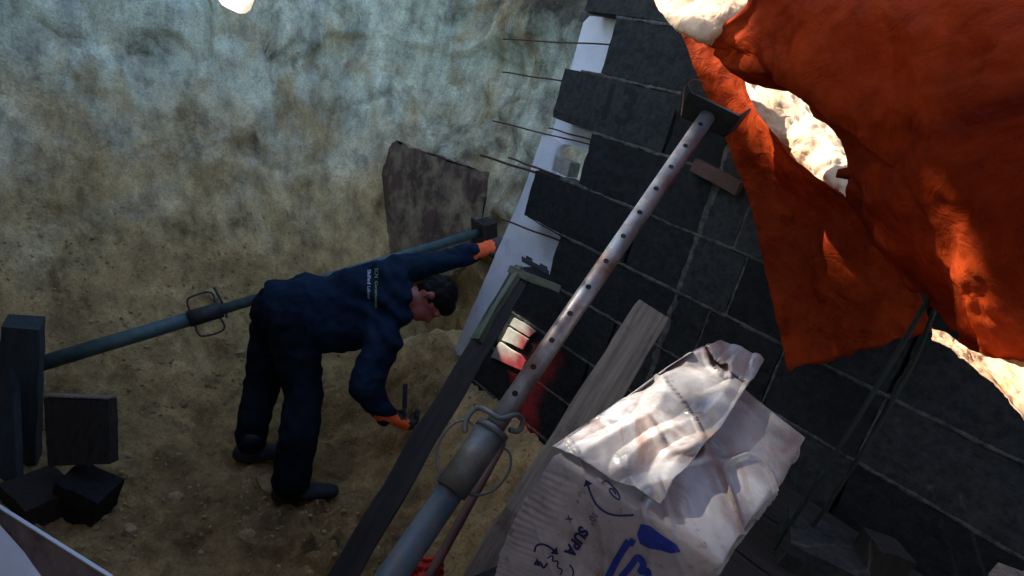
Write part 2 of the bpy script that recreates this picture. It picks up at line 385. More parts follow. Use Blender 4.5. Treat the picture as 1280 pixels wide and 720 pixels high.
# loose clods and crumbs on the floor: uncountable
bm = bmesh.new()
for i in range(1700):
    x = random.uniform(-4.2, -.9); y = random.uniform(.02, 2.0)
    big = random.random() < .012
    s = random.uniform(.02, .055) if big else random.uniform(.004, .013)
    mat = Matrix.Translation((x, y, floor_z(x, y)+s*.05)) @ Matrix.Rotation(random.uniform(0, 6), 4, Vector((random.random(), random.random(), 1)).normalized()) @ Matrix.Diagonal((s*random.uniform(.7, 1.4), s*random.uniform(.7, 1.3), s*random.uniform(.5, .9), 1))
    r_ = bmesh.ops.create_icosphere(bm, subdivisions=2 if big else 1, radius=1, matrix=mat)
    for v in r_['verts']:
        c = mat.translation; v.co = c+(v.co-c)*(1+.35*noise.noise(v.co*40))
tag(bm_obj('loose_soil', bm, M['spoil']), 'loose clods and crumbs of soil strewn over the pit floor', 'soil', kind='stuff')

# ------------------------------------------------------------------ block wall
WY = 2.034; BT = .10; Z0 = .299
wall = empty('block_wall', 'unfinished wall of dark concrete blocks with toothed left end and ragged pale mortar joints', 'wall')
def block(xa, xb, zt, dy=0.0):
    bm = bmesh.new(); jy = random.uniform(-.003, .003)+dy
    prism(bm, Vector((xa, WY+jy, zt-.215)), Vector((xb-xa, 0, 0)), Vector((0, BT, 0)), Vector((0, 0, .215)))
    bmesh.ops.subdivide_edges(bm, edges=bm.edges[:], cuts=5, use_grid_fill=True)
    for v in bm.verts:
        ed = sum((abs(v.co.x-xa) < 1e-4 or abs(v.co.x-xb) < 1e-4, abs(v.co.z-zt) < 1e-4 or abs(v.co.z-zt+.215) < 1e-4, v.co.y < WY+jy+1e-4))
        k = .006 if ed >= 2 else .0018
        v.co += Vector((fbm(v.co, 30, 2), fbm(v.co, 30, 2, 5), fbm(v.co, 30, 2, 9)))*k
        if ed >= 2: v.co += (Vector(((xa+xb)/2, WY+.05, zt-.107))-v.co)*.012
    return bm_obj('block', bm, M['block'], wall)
def mortar_strip(a, b, w, proud, ax):
    """ragged mortar joint, a to b, half-width w across ax"""
    L = (b-a).length; n = max(4, int(L/.018)); d = (b-a)/n; vs, fs = [], []
    for i in range(n+1):
        p = a+d*i; u = w*(1+.7*fbm(p, 22, 3)); l_ = w*(1+.7*fbm(p, 22, 3, 7))
        pr = proud+.004*fbm(p, 30, 2, 3)
        vs += [p+ax*u+Vector((0, -pr*.3, 0)), p+ax*u*.5+Vector((0, -pr, 0)), p-ax*l_*.5+Vector((0, -pr, 0)), p-ax*l_+Vector((0, -pr*.3, 0)),
               p-ax*l_+Vector((0, BT*.9, 0)), p+ax*u+Vector((0, BT*.9, 0))]
    for i in range(n):
        for k in range(6): fs.append((i*6+k, i*6+(k+1) % 6, i*6+6+(k+1) % 6, i*6+6+k))
    fs += [tuple(range(6))[::-1], tuple(n*6+k for k in range(6))]
    return mesh_obj('mortar_joint', vs, fs, M['mortar'], wall, sm=False)
lefts = {-2: -1.87, -1: -2.06, 0: -1.875, 1: -2.085, 2: -1.83, 3: -2.10, 4: -1.853, 5: -2.05, 6: -2.12, 7: -2.16, 8: -2.2, 9: -2.2}
XR = .75
for c in range(-2, 10):
    zt = Z0-.225*c; xa = lefts[c]; ends = [xa]
    q = xa+.62
    while q < -1.19: ends.append(q+.005); q += .63
    jn = [-1.205]+([-1.0] if c % 2 else [-1.06])+[-.77, -.45, .0, .45, XR]
    ends = [e for e in ends if e < -1.25]+jn
    for a, b in zip(ends, ends[1:]):
        block(a+.005 if a != xa else a, b-.005, zt)
    for e in ends[1:-1]:
        if e > -1.25 and e < -.6 or random.random() < .25:
            mortar_strip(Vector((e, WY+.002, zt-.212)), Vector((e, WY+.002, zt-.003)), .012 if abs(e+1.205) < .02 else .004, .004 if abs(e+1.205) < .02 else .001, Vector((1, 0, 0)))
    mortar_strip(Vector((max(xa, lefts.get(c-1, xa))-(.11 if c in (1, 3) else 0), WY+.002, zt+.005)), Vector((XR, WY+.002, zt+.005)), .006, .003, Vector((0, 0, 1)))
# sprayed block numbers
def text_mesh(body, size, bold=0.0):
    cu = bpy.data.curves.new('text', 'FONT'); cu.body = body; cu.size = size; cu.align_x = 'CENTER'; cu.align_y = 'CENTER'; cu.offset = bold; cu.resolution_u = 4
    o = link(bpy.data.objects.new('text', cu)); dg = bpy.context.evaluated_depsgraph_get(); dg.update()
    me = bpy.data.meshes.new_from_object(o.evaluated_get(dg)); bpy.data.objects.remove(o); return me
def text_obj(name, body, size, mat, parent, mapper, bold=0.0):
    me = text_mesh(body, size, bold)
    bm = bmesh.new(); bm.from_mesh(me)
    bmesh.ops.triangulate(bm, faces=bm.faces[:])
    for _ in range(2):
        le = [e for e in bm.edges if e.calc_length() > size*.16]
        if le: bmesh.ops.subdivide_edges(bm, edges=le, cuts=1); bmesh.ops.triangulate(bm, faces=bm.faces[:])
    for v in bm.verts: v.co = mapper(v.co.x, v.co.y)
    bm.to_mesh(me); bm.free(); me.materials.clear(); me.materials.append(mat); me.name = name
    o = link(bpy.data.objects.new(name, me)); o.parent = parent; return o
dg_ = bpy.context.evaluated_depsgraph_get(); dg_.update()
def onblock(p):
    h = scene.ray_cast(dg_, p+Vector((0, -.05, 0)), Vector((0, 1, 0)), distance=.075)
    return (h[1] if h[0] else p)+Vector((0, -.0006, 0))
for (tx, ty, body) in ((770, 133, '13'), (737, 262, '10')):
    c = onY(tx, ty, WY-.0065)
    text_obj('painted_number', body, .20, M['paintmark'], wall, lambda a, b, c=c: onblock(c+Vector((a, 0, b))), .004)
# steel ties sticking out of the bed joints
def tie(a, b, name='wall_tie', r=.0035, dz=.0):
    p, q = onY(*a, WY+.055), onY(*b, WY+.03); bm = bmesh.new(); d = q-p
    n = 8; tube(bm, [p+d*(i/n)+Vector((0, 0, .0015*math.sin(i*1.1))) for i in range(n+1)]+[q+d.normalized()*.12], r, 8)
    return bm_obj(name, bm, M['rust'], wall, True)
tie((629, 49), (762, 56)); tie((628, 90), (700, 101)); tie((616, 151), (738, 181)); tie((686, 160), (736, 174))
tie((601, 194), (670, 216), r=.006); tie((636, 197), (676, 212), r=.005); tie((627, 274), (697, 300), r=.0045); tie((660, 271), (692, 290), r=.003)

# insulation behind
IY = WY+BT+.012
def board_px(name, px_list, th, mat, label, cat, Y=IY, group=None, jag=.004):
    o = poly_slab(name, [onY(a, b, Y) for a, b in px_list], Vector((0, 1, 0)), th, mat, None, jag); return tag(o, label, cat, group)
board_px('insulation_board', [(729, 28), (737, 20), (790, 24), (800, 110), (712, 92)], .05, M['insul'], 'small white insulation offcut with a rounded corner, topmost, beside the highest free block end', 'insulation board', group='white insulation behind the blocks', jag=.001)
board_px('insulation_board', [(697, 140), (770, 150), (770, 200), (688, 174)], .045, M['insul'], 'grey white strip of insulation in the gap just under the block numbered 13', 'insulation board', Y=IY+.014, group='white insulation behind the blocks')
board_px('insulation_board', [(677, 171), (690, 169), (703, 180), (688, 192), (690, 216), (740, 240), (745, 400), (660, 430), (610, 455), (566, 442), (655, 236)], .05, M['insul'], 'large white insulation sheet with slanted left edge that the worker reaches out to', 'insulation board', Y=IY, group='white insulation behind the blocks', jag=.005)
bm = bmesh.new(); c = onY(690, 212, WY+.03)
prism(bm, c, Vector((.10, 0, -.006)), Vector((0, .07, 0)), Vector((-.004, 0, .065)), .006); bm.faces.ensure_lookup_table()
tag(bm_obj('half_brick', bm, M['beige']), 'pale broken block piece resting on a dark block in the wall gap', 'brick')
p = onY(897, 222, WY-.03); sw = sawn('timber_wedge', onY(868, 207, WY-.022), onY(925, 236, WY-.022), .045, .03, M['rod'], side=Vector((0, -1, 0)))
tag(sw, 'short brown timber strip on the block wall beside the tarpaulin edge', 'timber')

for pl_, lb in (([(642, 397), (668, 414), (661, 421), (637, 406)], 'topmost of three pale strips added to brighten the red sun patch on the wall'),
              ([(635, 409), (659, 424), (653, 436), (627, 425)], 'middle of three pale strips added to brighten the red sun patch on the wall'),
              ([(624, 428), (649, 444), (656, 452), (652, 463), (613, 446)], 'lowest of three pale strips added to brighten the red sun patch on the wall')):
    board_px('sun_patch_strip', pl_, .012, M['beige'], lb, 'sun patch strip', Y=WY-.018, group='pale sun patch strips', jag=.004)  # pale pieces cut to the sun patch's shape, brightening it on dark blocks
# ------------------------------------------------------------------ telescopic props
def solve_t(a, b, y):
    lo, hi = 0.0, 1.0
    for _ in range(40):
        m = (lo+hi)/2
        if px(a.lerp(b, m))[1] < y: lo = m
        else: hi = m
    return lo
def bent(bm, pts, r, n=8, it=2):
    for _ in range(it):
        q = [pts[0]]
        for u, v in zip(pts, pts[1:]): q += [u.lerp(v, .25), u.lerp(v, .75)]
        pts = q+[pts[-1]]
    tube(bm, pts, r, n)
# near prop
a = P(884, 146, 1.80); b0 = P(490, 720, 1.25); ax = (b0-a).normalized()
foot_t = 0
while (a+ax*foot_t).z > floor_z((a+ax*foot_t).x, (a+ax*foot_t).y)+.02 and foot_t < 5: foot_t += .01
b = a+ax*foot_t
prop = empty('adjustable_prop', 'galvanised telescopic steel prop with a row of holes leaning in front of the block wall', 'prop', 'telescopic steel props')
tj = solve_t(a, b, 536); J_ = a.lerp(b, tj)
sidev = (-CF); sidev = (sidev-ax*sidev.dot(ax)).normalized(); lat = ax.cross(sidev)
PA, PAX, PLAT = a.copy(), ax.copy(), lat.copy()
bm = bmesh.new(); hollow(bm, a, J_+ax*.25, .0225, .019, 32); it_ = bm_obj('inner_tube', bm, M['galv'], prop, True)
for y in (162, 189, 215, 242, 271.5, 301, 332, 364, 397, 430, 463, 496):
    c = a.lerp(b, solve_t(a, b, y)); nrm = (sidev*.93-lat*(.28 if lat.dot(CR) > 0 else -.28)).normalized()
    bm = bmesh.new(); tube(bm, [c+nrm*.018, c+nrm*.0229], .0068, 14); bm_obj('pin_hole', bm, M['hole'], it_)
bm = bmesh.new(); hollow(bm, J_+ax*.07, b, .0295, .026, 32); bm_obj('outer_tube', bm, M['blue_galv'], prop, True)
cs = J_; ce = J_+ax*.155
bm = bmesh.new(); hollow(bm, cs, ce, .036, .030, 32); hollow(bm, cs-ax*.002, cs+ax*.012, .038, .024, 32)
col_ = bm_obj('collar', bm, M['dull_galv'], prop, True)
for s in (1, -1):
    bm = bmesh.new(); o_ = lat*s
    bent(bm, [cs+ax*.02+o_*.038, cs+ax*.018+o_*.062, cs+ax*.05+o_*.082, cs+ax*.10+o_*.078, cs+ax*.13+o_*.055, cs+ax*.14+o_*.036], .003)
    bm_obj('collar_handle', bm, M['dull_galv'], col_, True)
bm = bmesh.new(); pc = cs-ax*.018
bent(bm, [pc-lat*.03+sidev*.01, pc-lat*.052-ax*.01, pc-lat*.045-ax*.04, pc-lat*.02-ax*.035+sidev*.02, pc+sidev*.034, pc+lat*.03+sidev*.03, pc+lat*.058+ax*.0, pc+lat*.06+ax*.04, pc+lat*.045+ax*.06], .006, 10)
bm_obj('locking_pin', bm, M['dull_galv'], prop, True)
# U head of the near prop
hx = (P(915, 135, 1.8)-P(852, 112, 1.8)).normalized(); hx = (hx-ax*hx.dot(ax)*.5).normalized(); hy = sidev
bm = bmesh.new(); bc = a-ax*.004
hy2 = (hy-hx*hy.dot(hx)).normalized(); hz = hx.cross(hy2); hz = hz if hz.dot(-ax) > 0 else -hz
prism(bm, bc-hx*.075-hy2*.05, hx*.15, hy2*.10, hz*.006)
for s, up in ((-1, .022), (1, .035)):
    prism(bm, bc+hx*(.075*s-.003)-hy2*.05+hz*.0065, hx*.006, hy2*.10, hz*up+hx*.018*s)
bm_obj('u_head', bm, M['dark_steel'], prop)
bm = bmesh.new(); tl = bc-hx*.085+hz*.06+hy2*.04
bent(bm, [tl+hx*.035+hz*.005, tl, tl-hx*.012-hz*.04, tl+hx*.0-hz*.08, tl+hx*.015-hz*.14], .0022); 
bm_obj('tie_wire', bm, M['rust'], prop, True)
bm = bmesh.new(); prism(bm, b-Vector((.075, .075, .02)), Vector((.15, 0, 0)), Vector((0, .15, 0)), Vector((0, 0, .008))); bm_obj('base_plate', bm, M['blue_galv'], prop)

# far prop across the trench
a2 = P(597, 291, 3.98); b2 = P(46, 456, 2.88); ax2 = (b2-a2).normalized(); L2 = (b2-a2).length
fp = empty('adjustable_prop', 'green blue telescopic steel prop braced across the trench behind the bending worker', 'prop', 'telescopic steel props')
t2 = 0
lo, hi = 0.0, 1.0
for _ in range(40):
    m_ = (lo+hi)/2
    if px(a2.lerp(b2, m_))[0] > 272: lo = m_
    else: hi = m_
J2 = a2.lerp(b2, lo)
s2 = (-CF-ax2*(-CF).dot(ax2)).normalized(); l2 = ax2.cross(s2)
bm = bmesh.new(); hollow(bm, a2, J2+ax2*.1, .027, .022, 24); bm_obj('inner_tube', bm, M['green_steel'], fp, True)
bm = bmesh.new(); hollow(bm, J2+ax2*.05, b2, .036, .031, 24); bm_obj('outer_tube', bm, M['green_steel'], fp, True)
bm = bmesh.new(); hollow(bm, J2-ax2*.02, J2+ax2*.14, .041, .037, 24); c2 = bm_obj('collar', bm, M['dark_steel'], fp, True)
for s in (1, -1):
    bm = bmesh.new(); o_ = l2*s; k_ = J2+ax2*.0
    bent(bm, [k_+o_*.038, k_+o_*.09-ax2*.01, k_+o_*.11+ax2*.02, k_+o_*.105+ax2*.10, k_+o_*.09+ax2*.12, k_+o_*.038+ax2*.12], .005); bm_obj('collar_handle', bm, M['dark_steel'], c2, True)
bm = bmesh.new(); bent(bm, [J2-ax2*.03-l2*.05, J2-ax2*.035, J2-ax2*.03+l2*.06, J2-ax2*.02+l2*.12], .006); bm_obj('locking_pin', bm, M['dark_steel'], fp, True)
bm = bmesh.new(); x_, y_, z_ = frame(ax2)
prism(bm, a2-x_*.075-y_*.075-ax2*.012, x_*.15, y_*.15, ax2*.012); bm_obj('head_plate', bm, M['dark_steel'], fp)
bm = bmesh.new(); prism(bm, a2-x_*.06-y_*.05-ax2*.11, x_*.12, y_*.11, ax2*.095, .004); 
tag(bm_obj('packing_block', bm, M['wood_dark']), 'dark timber packing block squeezed between far prop head and muddy board', 'timber block')
bm = bmesh.new(); prism(bm, b2-x_*.075-y_*.075+ax2*.001, x_*.15, y_*.15, ax2*.008); bm_obj('base_plate', bm, M['dark_steel'], fp)

# brown spreader board on the earth face
BY = a2.y+.02
bq = [(490, 176), (604, 214), (588, 318), (565, 345), (440, 330), (452, 300)]
tag(poly_slab('spreader_board', [onY(x, y, BY) for x, y in bq], Vector((0, 1, 0)), .05, M['brown_board'], None, .02), 'muddy red brown sheet board against the earth face behind the far prop head', 'board')

# ------------------------------------------------------------------ timbers
post = empty('timber_post', 'dark square timber post leaning beside the sun patch, with a flat capping piece', 'timber post')
pa = P(652, 343, 2.62); pb = P(428, 722, 1.86); pd = (pb-pa).normalized(); q = 0
while (pa+pd*q).z > floor_z((pa+pd*q).x, (pa+pd*q).y) and q < 4: q += .01
sawn('post_body', pa, pa+pd*(q+.05), .082, .08, M['wood_dark'], post, side=-CF)
nn = (-CF-pd*(-CF).dot(pd)).normalized(); ll = pd.cross(nn); ll = ll if ll.dot(CR) > 0 else -ll
sawn('lit_face_batten', pa-ll*.022+nn*.034+pd*.005, pa-ll*.022+nn*.034+pd*.40, .04, .03, M['wood_green'], post, side=(-CF-CR*.7).normalized())  # added strip, light on the post's face put into its green colour
c1, c2_ = P(637, 336, 2.60), P(700, 362, 2.58)
sawn('cap_piece', c1, c2_, .085, .03, M['wood_green'], post, side=CU)
bm = bmesh.new(); e1, e2 = P(652, 327, 2.62), P(686, 345, 2.60); ed = (e2-e1).normalized()
prism(bm, e1, e2-e1, CU*.022, -CF*.03, .003); prism(bm, e1+ed*.02+CU*.0225, ed*.03, CU*.012, -CF*.02); prism(bm, e1+ed*.085+CU*.0225, ed*.035, CU*.01, -CF*.024)
tag(bm_obj('metal_clamp', bm, M['dark_steel']), 'small dark metal clamp lying on top of the post cap', 'clamp')
pl1, pl2 = P(814, 389, 2.0), P(618, 712, 1.52); pd = (pl2-pl1).normalized(); q = 0
while (pl1+pd*q).z > floor_z((pl1+pd*q).x, (pl1+pd*q).y) and q < 4: q += .01
tag(sawn('scaffold_plank', pl1, pl1+pd*(q+.03), .112, .04, M['wood_grey'], side=(-CF-CR*.15), cut=.01), 'weathered grey plank with a bolt hole leaning between the sack and the near prop', 'plank')
pk = bpy.data.objects['scaffold_plank']; c = P(802, 431, 1.955)
bm = bmesh.new(); nn = (-CF-CR*.15).normalized(); tube(bm, [c-nn*.01, c+nn*.004], .008, 14); bh = bm_obj('bolt_hole', bm, M['hole'], pk); bh.matrix_parent_inverse = pk.matrix_basis.inverted()
# thin red-brown pole beside the prop and red rag at its foot
r1, r2 = P(600, 606, 1.52), P(545, 706, 1.40); rd = (r2-r1).normalized()
bm = bmesh.new(); e_ = 0
while (r2+rd*e_).z > floor_z((r2+rd*e_).x, (r2+rd*e_).y) and e_ < 3: e_ += .01
tube(bm, [r1-rd*.12, r1, r2, r2+rd*e_], [.010, .011, .011, .011], 12)
tag(bm_obj('thin_pole', bm, M['rod'], None, True), 'thin red brown pole standing just right of the near prop', 'pole')
vs, fs = [], []
rc = P(530, 716, 1.47); n = 26
for j in range(n+1):
    for i in range(n+1):
        u, v = i/n-.5, j/n-.5; h = .032*math.exp(-(u*u+v*v)*9)+.018*fbm((u, v, .3), 5, 4)
        vs.append(rc+CR*(u*.085)+CU*(v*.075)-CF*h)
for j in range(n):
    for i in range(n): k = j*(n+1)+i; fs.append((k, k+1, k+n+2, k+n+1))
rg = tag(mesh_obj('red_rag', vs, fs, M['red'], sm=True), 'crumpled red rag hung over the near prop foot at the bottom edge', 'rag')
so = rg.modifiers.new('Solidify', 'SOLIDIFY'); so.thickness = .004

# ------------------------------------------------------------------ left bank timbers
bx, by = P(30, 640, 2.74).x, P(30, 640, 2.74).y
pt = P(30, 402, 2.62); ptb = Vector((pt.x-.02, pt.y, floor_z(pt.x, pt.y)-.03))
tag(sawn('timber_post', ptb, pt, .125, .10, M['bluish_board'], side=Vector((.7, -.25, 0))), 'stout dark upright timber at the left edge bearing the far prop end', 'timber post')
def face_board(name, pxs, d, th, mat, label, cat, edge=None):
    n_ = (CF+CU*.0)
    o = poly_slab(name, [P(x, y, d) for x, y in pxs], CF, th, mat, None, .003); return tag(o, label, cat)
o = face_board('trench_board', [(54, 498), (135, 501), (137, 580), (60, 583)], 2.60, .06, M['wood_dark'], 'square dark board on edge with a pale top rim right of the upright timber', 'board')
bm = bmesh.new(); e1, e2 = P(54, 496.5, 2.60), P(135, 499.5, 2.60); prism(bm, e1, e2-e1, CF*.06, CU*.008, .002); bm_obj('top_rim', bm, M['wood_grey'], o)
face_board('trench_board', [(-30, 430), (14, 425), (22, 640), (-30, 650)], 2.62, .04, M['bluish_board'], 'bluish board at the far left edge behind the upright timber', 'board')
def chunk(name, c, s, rot, mat, label, cat, group=None):
    bm = bmesh.new(); rm = Matrix.Rotation(rot[2], 3, 'Z') @ Matrix.Rotation(rot[0], 3, 'X') @ Matrix.Rotation(rot[1], 3, 'Y')
    prism(bm, -Vector(s)/2, Vector((s[0], 0, 0)), Vector((0, s[1], 0)), Vector((0, 0, s[2])))
    bmesh.ops.subdivide_edges(bm, edges=bm.edges[:], cuts=4, use_grid_fill=True)
    for v in bm.verts: v.co += Vector((fbm(v.co, 14, 3), fbm(v.co, 14, 3, 4), fbm(v.co, 14, 3, 8)))*.006; v.co = rm @ v.co+c
    return tag(bm_obj(name, bm, mat), label, cat, group)
c = P(48, 632, 2.62); chunk('concrete_block', c, (.2, .2, .2), (.0, .05, .4), M['wood_dark'], 'grey blue block on the pit floor at the foot of the upright timber', 'block')
c = P(108, 622, 2.66); chunk('concrete_block', c, (.19, .15, .2), (.1, .2, .75), M['block'], 'muddy tilted block below the square dark board', 'block')

# near-left sheet and paper at the camera's feet
sp = [P(-70, 590, 1.22), P(2, 636, 1.18), P(139, 722, 1.12), P(150, 800, 1.02), P(-70, 800, 1.06)]
nrm = (sp[1]-sp[0]).cross(sp[3]-sp[0]).normalized(); nrm = nrm if nrm.dot(CF) > 0 else -nrm
o = tag(poly_slab('plywood_sheet', sp, nrm, .018, M['ply_face'], None, 0), 'brown plywood sheet with pale upper edge in the bottom left corner', 'plywood sheet')
bm = bmesh.new()
for u, v in ((sp[0], sp[1]), (sp[1], sp[2]), (sp[2], sp[3])): 
    e = (v-u).normalized(); inn = nrm.cross(e); inn = inn if inn.dot(CU) < 0 else -inn
    prism(bm, u-inn*.004-nrm*.002, v-u, inn*.006, nrm*.022)
bm_obj('pale_edge', bm, M['pale'], o)
tag(poly_slab('white_paper', [P(-60, 590, 1.17), P(0, 657, 1.155), P(30, 690, 1.135), P(54, 724, 1.115), P(40, 790, 1.05), P(-60, 790, 1.07)], nrm, .002, M['pale'], None, .002), 'pale blue white sheet lying on the plywood in the bottom left corner', 'sheet')
# trestle that carries plywood
tr_ = empty('trestle', 'timber trestle holding up the plywood sheet below the bottom left corner', 'trestle')
for q in (P(-30, 770, 1.10), P(95, 775, 1.06)):
    sawn('leg', q+nrm*.02+Vector((0, 0, -.02)), Vector((q.x, q.y, floor_z(q.x, q.y)-.02)), .07, .05, M['wood_dark'], tr_, side=Vector((0, 1, 0)))

# ------------------------------------------------------------------ sack of plaster on a staging platform
A = P(690, 566, 1.03); B = P(878, 436, 1.30); C_ = P(1012, 545, 1.17); D = P(905, 706, .93)
PZ = -.985
stg = empty('staging_platform', 'dark boarded platform under the sack at the lower right', 'platform')
for i in range(6):
    yy = .58+i*.235
    sawn('platform_board', Vector((-.72+.02*random.random(), yy+.11, PZ-.02)), Vector((1.1, yy+.11, PZ-.02)), .225, .038, M['wood_dark'], stg, side=Vector((0, 0, 1)))
for xx in (-.55, .9):
    for yy in (.66, 1.85):
        sawn('leg', Vector((xx, yy, PZ-.04)), Vector((xx, yy, floor_z(xx, yy)-.03)), .09, .09, M['wood_dark'], stg, side=Vector((0, 1, 0)))
def crumple(p, amp=1.0):
    v = Vector(p); s = 0
    for f, a_ in ((2.6, .011), (6.0, .0032)):
        s += a_*(1-2*abs(noise.noise(v*f+Vector((3.1*f, 1.7, f)))))-a_*.55
    w = abs(noise.noise(Vector((v.x*9+v.z*6, v.y*9, v.z*5))))
    return (s+.007*sm((.06-w)/.06))*amp
def bag_pt(u, v, w):
    """u along A-D, v along A-B, w depth below the top"""
    top = A*((1-u)*(1-v))+D*(u*(1-v))+B*((1-u)*v)+C_*(u*v)
    p = top+Vector((0, 0, -1))*w*(PZ+.0-top.z)*-1
    if w > 0:
        bul = math.sin(math.pi*w)*.03; p += Vector((-.09*w*u, .0, 0)); p += Vector(((u-.5)*2*bul*(1-u), (v-.5)*2*bul*.8*(1-.5*v), 0))
    dome = .035*math.sin(math.pi*min(1, max(0, u)))*math.sin(math.pi*min(1, max(0, v)))*(1-w)
    return p+Vector((-.25, -.4, .88))*dome
sack = empty('plaster_sack', 'torn dirty white plastic sack with blue printing standing on the platform in sunlight', 'sack')
def bag_surface(face, s, t):
    if face == 'top': p = bag_pt(s, t, 0)
    elif face == 'front': p = bag_pt(s, 0, t)
    elif face == 'back': p = bag_pt(s, 1, t)
    elif face == 'left': p = bag_pt(0, s, t)
    elif face == 'right': p = bag_pt(1, s, t)
    return p
vs, fs, idx = [], [], {}
def addv(p):
    k = (round(p.x, 5), round(p.y, 5), round(p.z, 5))
    if k not in idx: idx[k] = len(vs); vs.append(p.copy())
    return idx[k]
NB = 110
for f in ('top', 'front', 'back', 'left', 'right'):
    g = [[addv(bag_surface(f, i/NB, j/NB)) for i in range(NB+1)] for j in range(NB+1)]
    for j in range(NB):
        for i in range(NB):
            q = (g[j][i], g[j][i+1], g[j+1][i+1], g[j+1][i]); fs.append(q)
me = bpy.data.meshes.new('sack_body'); me.from_pydata([tuple(v) for v in vs], [], fs)
bm = bmesh.new(); bm.from_mesh(me); bmesh.ops.recalc_face_normals(bm, faces=bm.faces[:])
for _ in range(10): bmesh.ops.smooth_vert(bm, verts=[v for v in bm.verts if not v.is_boundary], factor=.5, use_axis_x=True, use_axis_y=True, use_axis_z=True)
bm.normal_update()
fn = (D-A).cross(Vector((0, 0, 1))).normalized(); fn = fn if fn.dot(-CF) > 0 else -fn
exd = (D-A).normalized()
def bag_disp(co, nrm):
    frontness = max(0, nrm.dot(fn))**2
    e = crumple(co, 1-.75*frontness)
    # fine gathered pleats down the left edge of the printed face
    uu = (co-A).dot(exd); dn = A.z-co.z
    if frontness > .3 and dn > .03:
        e += .0016*math.sin(dn*520+9*fbm(co, 9, 2))*sm((.075-uu)/.06)*frontness+.0016*fbm((co.x*5, co.y*5, co.z*26), 1, 2)*frontness
    return e
new = [v.co+v.normal*bag_disp(v.co, v.normal) for v in bm.verts]
for v, c in zip(bm.verts, new): v.co = c
from mathutils.bvhtree import BVHTree
body = bm_obj('sack_body', bm, M['bag'], sack, True)
bvh = BVHTree.FromPolygons([v.co.copy() for v in body.data.vertices], [tuple(p.vertices) for p in body.data.polygons])
# writing goes onto the printed face by projecting along the face normal
upd = Vector((0, 0, 1)); upd = (upd-fn*upd.dot(fn)).normalized()
def on_sack(x, y, origin, bx_, by_):
    p = origin+bx_*x+by_*y
    h = bvh.ray_cast(p+fn*.25, -fn, .6)
    return (h[0] if h[0] else p)+fn*.0016
def sack_at(xp, yp):
    r_ = ray(xp, yp); h = bvh.ray_cast(Vector((0, 0, 0)), r_.normalized()); return h[0] if h[0] else r_*1.0
def sack_text(body_, xp, yp, size, dirpx, mat, name='printed_text', bold=0):
    o_ = sack_at(xp, yp); o2 = sack_at(xp+dirpx[0]*4, yp+dirpx[1]*4); bx_ = (o2-o_); bx_ = (bx_-fn*bx_.dot(fn)).normalized(); by_ = fn.cross(bx_)
    return text_obj(name, body_, size, mat, sack, lambda x, y: on_sack(x, y, o_, bx_, by_), bold)
def sack_stroke(pp, w, mat, name='printed_mark', arrow=False):
    q = pp
    for _ in range(2):
        t_ = [q[0]]
        for u, v in zip(q, q[1:]): t_ += [(u[0]*.75+v[0]*.25, u[1]*.75+v[1]*.25), (u[0]*.25+v[0]*.75, u[1]*.25+v[1]*.75)]
        q = t_+[q[-1]]
    vs, fs = [], []
    def hit(x, y):
        h = bvh.ray_cast(Vector((0, 0, 0)), ray(x, y).normalized()); return (h[0]-ray(x, y).normalized()*.0022) if h[0] else None
    for i, (x, y) in enumerate(q):
        x2, y2 = q[min(i+1, len(q)-1)]; x1_, y1_ = q[max(i-1, 0)]; dx, dy = x2-x1_, y2-y1_; l_ = math.hypot(dx, dy) or 1
        ww = w
        for s in (1, -1):
            h = hit(x-dy/l_*ww*s, y+dx/l_*ww*s); vs.append(h if h else P(x, y, 1))
    for i in range(len(q)-1): fs.append((2*i, 2*i+1, 2*i+3, 2*i+2))
    if arrow:
        (x, y), (xb, yb) = pp[-1], pp[-2]; dx, dy = x-xb, y-yb; l_ = math.hypot(dx, dy); dx /= l_; dy /= l_
        k = len(vs)
        for (ax_, ay_) in ((x+dx*5, y+dy*5), (x-dy*6-dx*3, y+dx*6-dy*3), (x+dy*6-dx*3, y-dx*6-dy*3)):
            h = hit(ax_, ay_); vs.append(h if h else P(ax_, ay_, 1))
        fs.append((k, k+1, k+2))
    return mesh_obj(name, vs, fs, mat, sack)
dr = (-17, 28)
sack_text('SUPA', 721, 676, .024, dr, M['navy_print'], bold=.0012)
sack_text('10\u00b0', 741, 647, .017, dr, M['navy_print'])
sack_text('e', 723, 627, .013, dr, M['navy_print'])
sack_text('x', 713, 649, .022, dr, M['navy_print'])
sack_stroke([(792, 644), (765, 645), (748, 635), (740, 622), (734, 604)], 1.3, M['navy_print'], arrow=True)
sack_stroke([(668, 690), (670, 681), (680, 680), (690, 686), (694, 690)], 1.3, M['navy_print'], arrow=True)
sack_stroke([(684, 704), (679, 712), (676, 702), (671, 704)], 1.2, M['navy_print'], arrow=True)
sack_stroke([(684, 698), (692, 693), (690, 703), (698, 700), (696, 710), (704, 712), (700, 719)], .9, M['navy_print'])
sack_stroke([(712, 706), (717, 713), (716, 720)], .9, M['navy_print'])
sack_stroke([(752, 604), (758, 600), (764, 606), (772, 614), (776, 626), (768, 622), (760, 612), (766, 610), (770, 618)], 1.0, M['navy_print'])
sack_stroke([(760, 722), (772, 698), (786, 676)], 4.5, M['blue_print'], 'printed_letter')
sack_stroke([(776, 722), (790, 706), (797, 694), (806, 706), (798, 716), (812, 712), (808, 726)], 4.2, M['blue_print'], 'printed_letter')
sack_stroke([(787, 682), (792, 674)], 4, M['blue_print'], 'printed_letter')
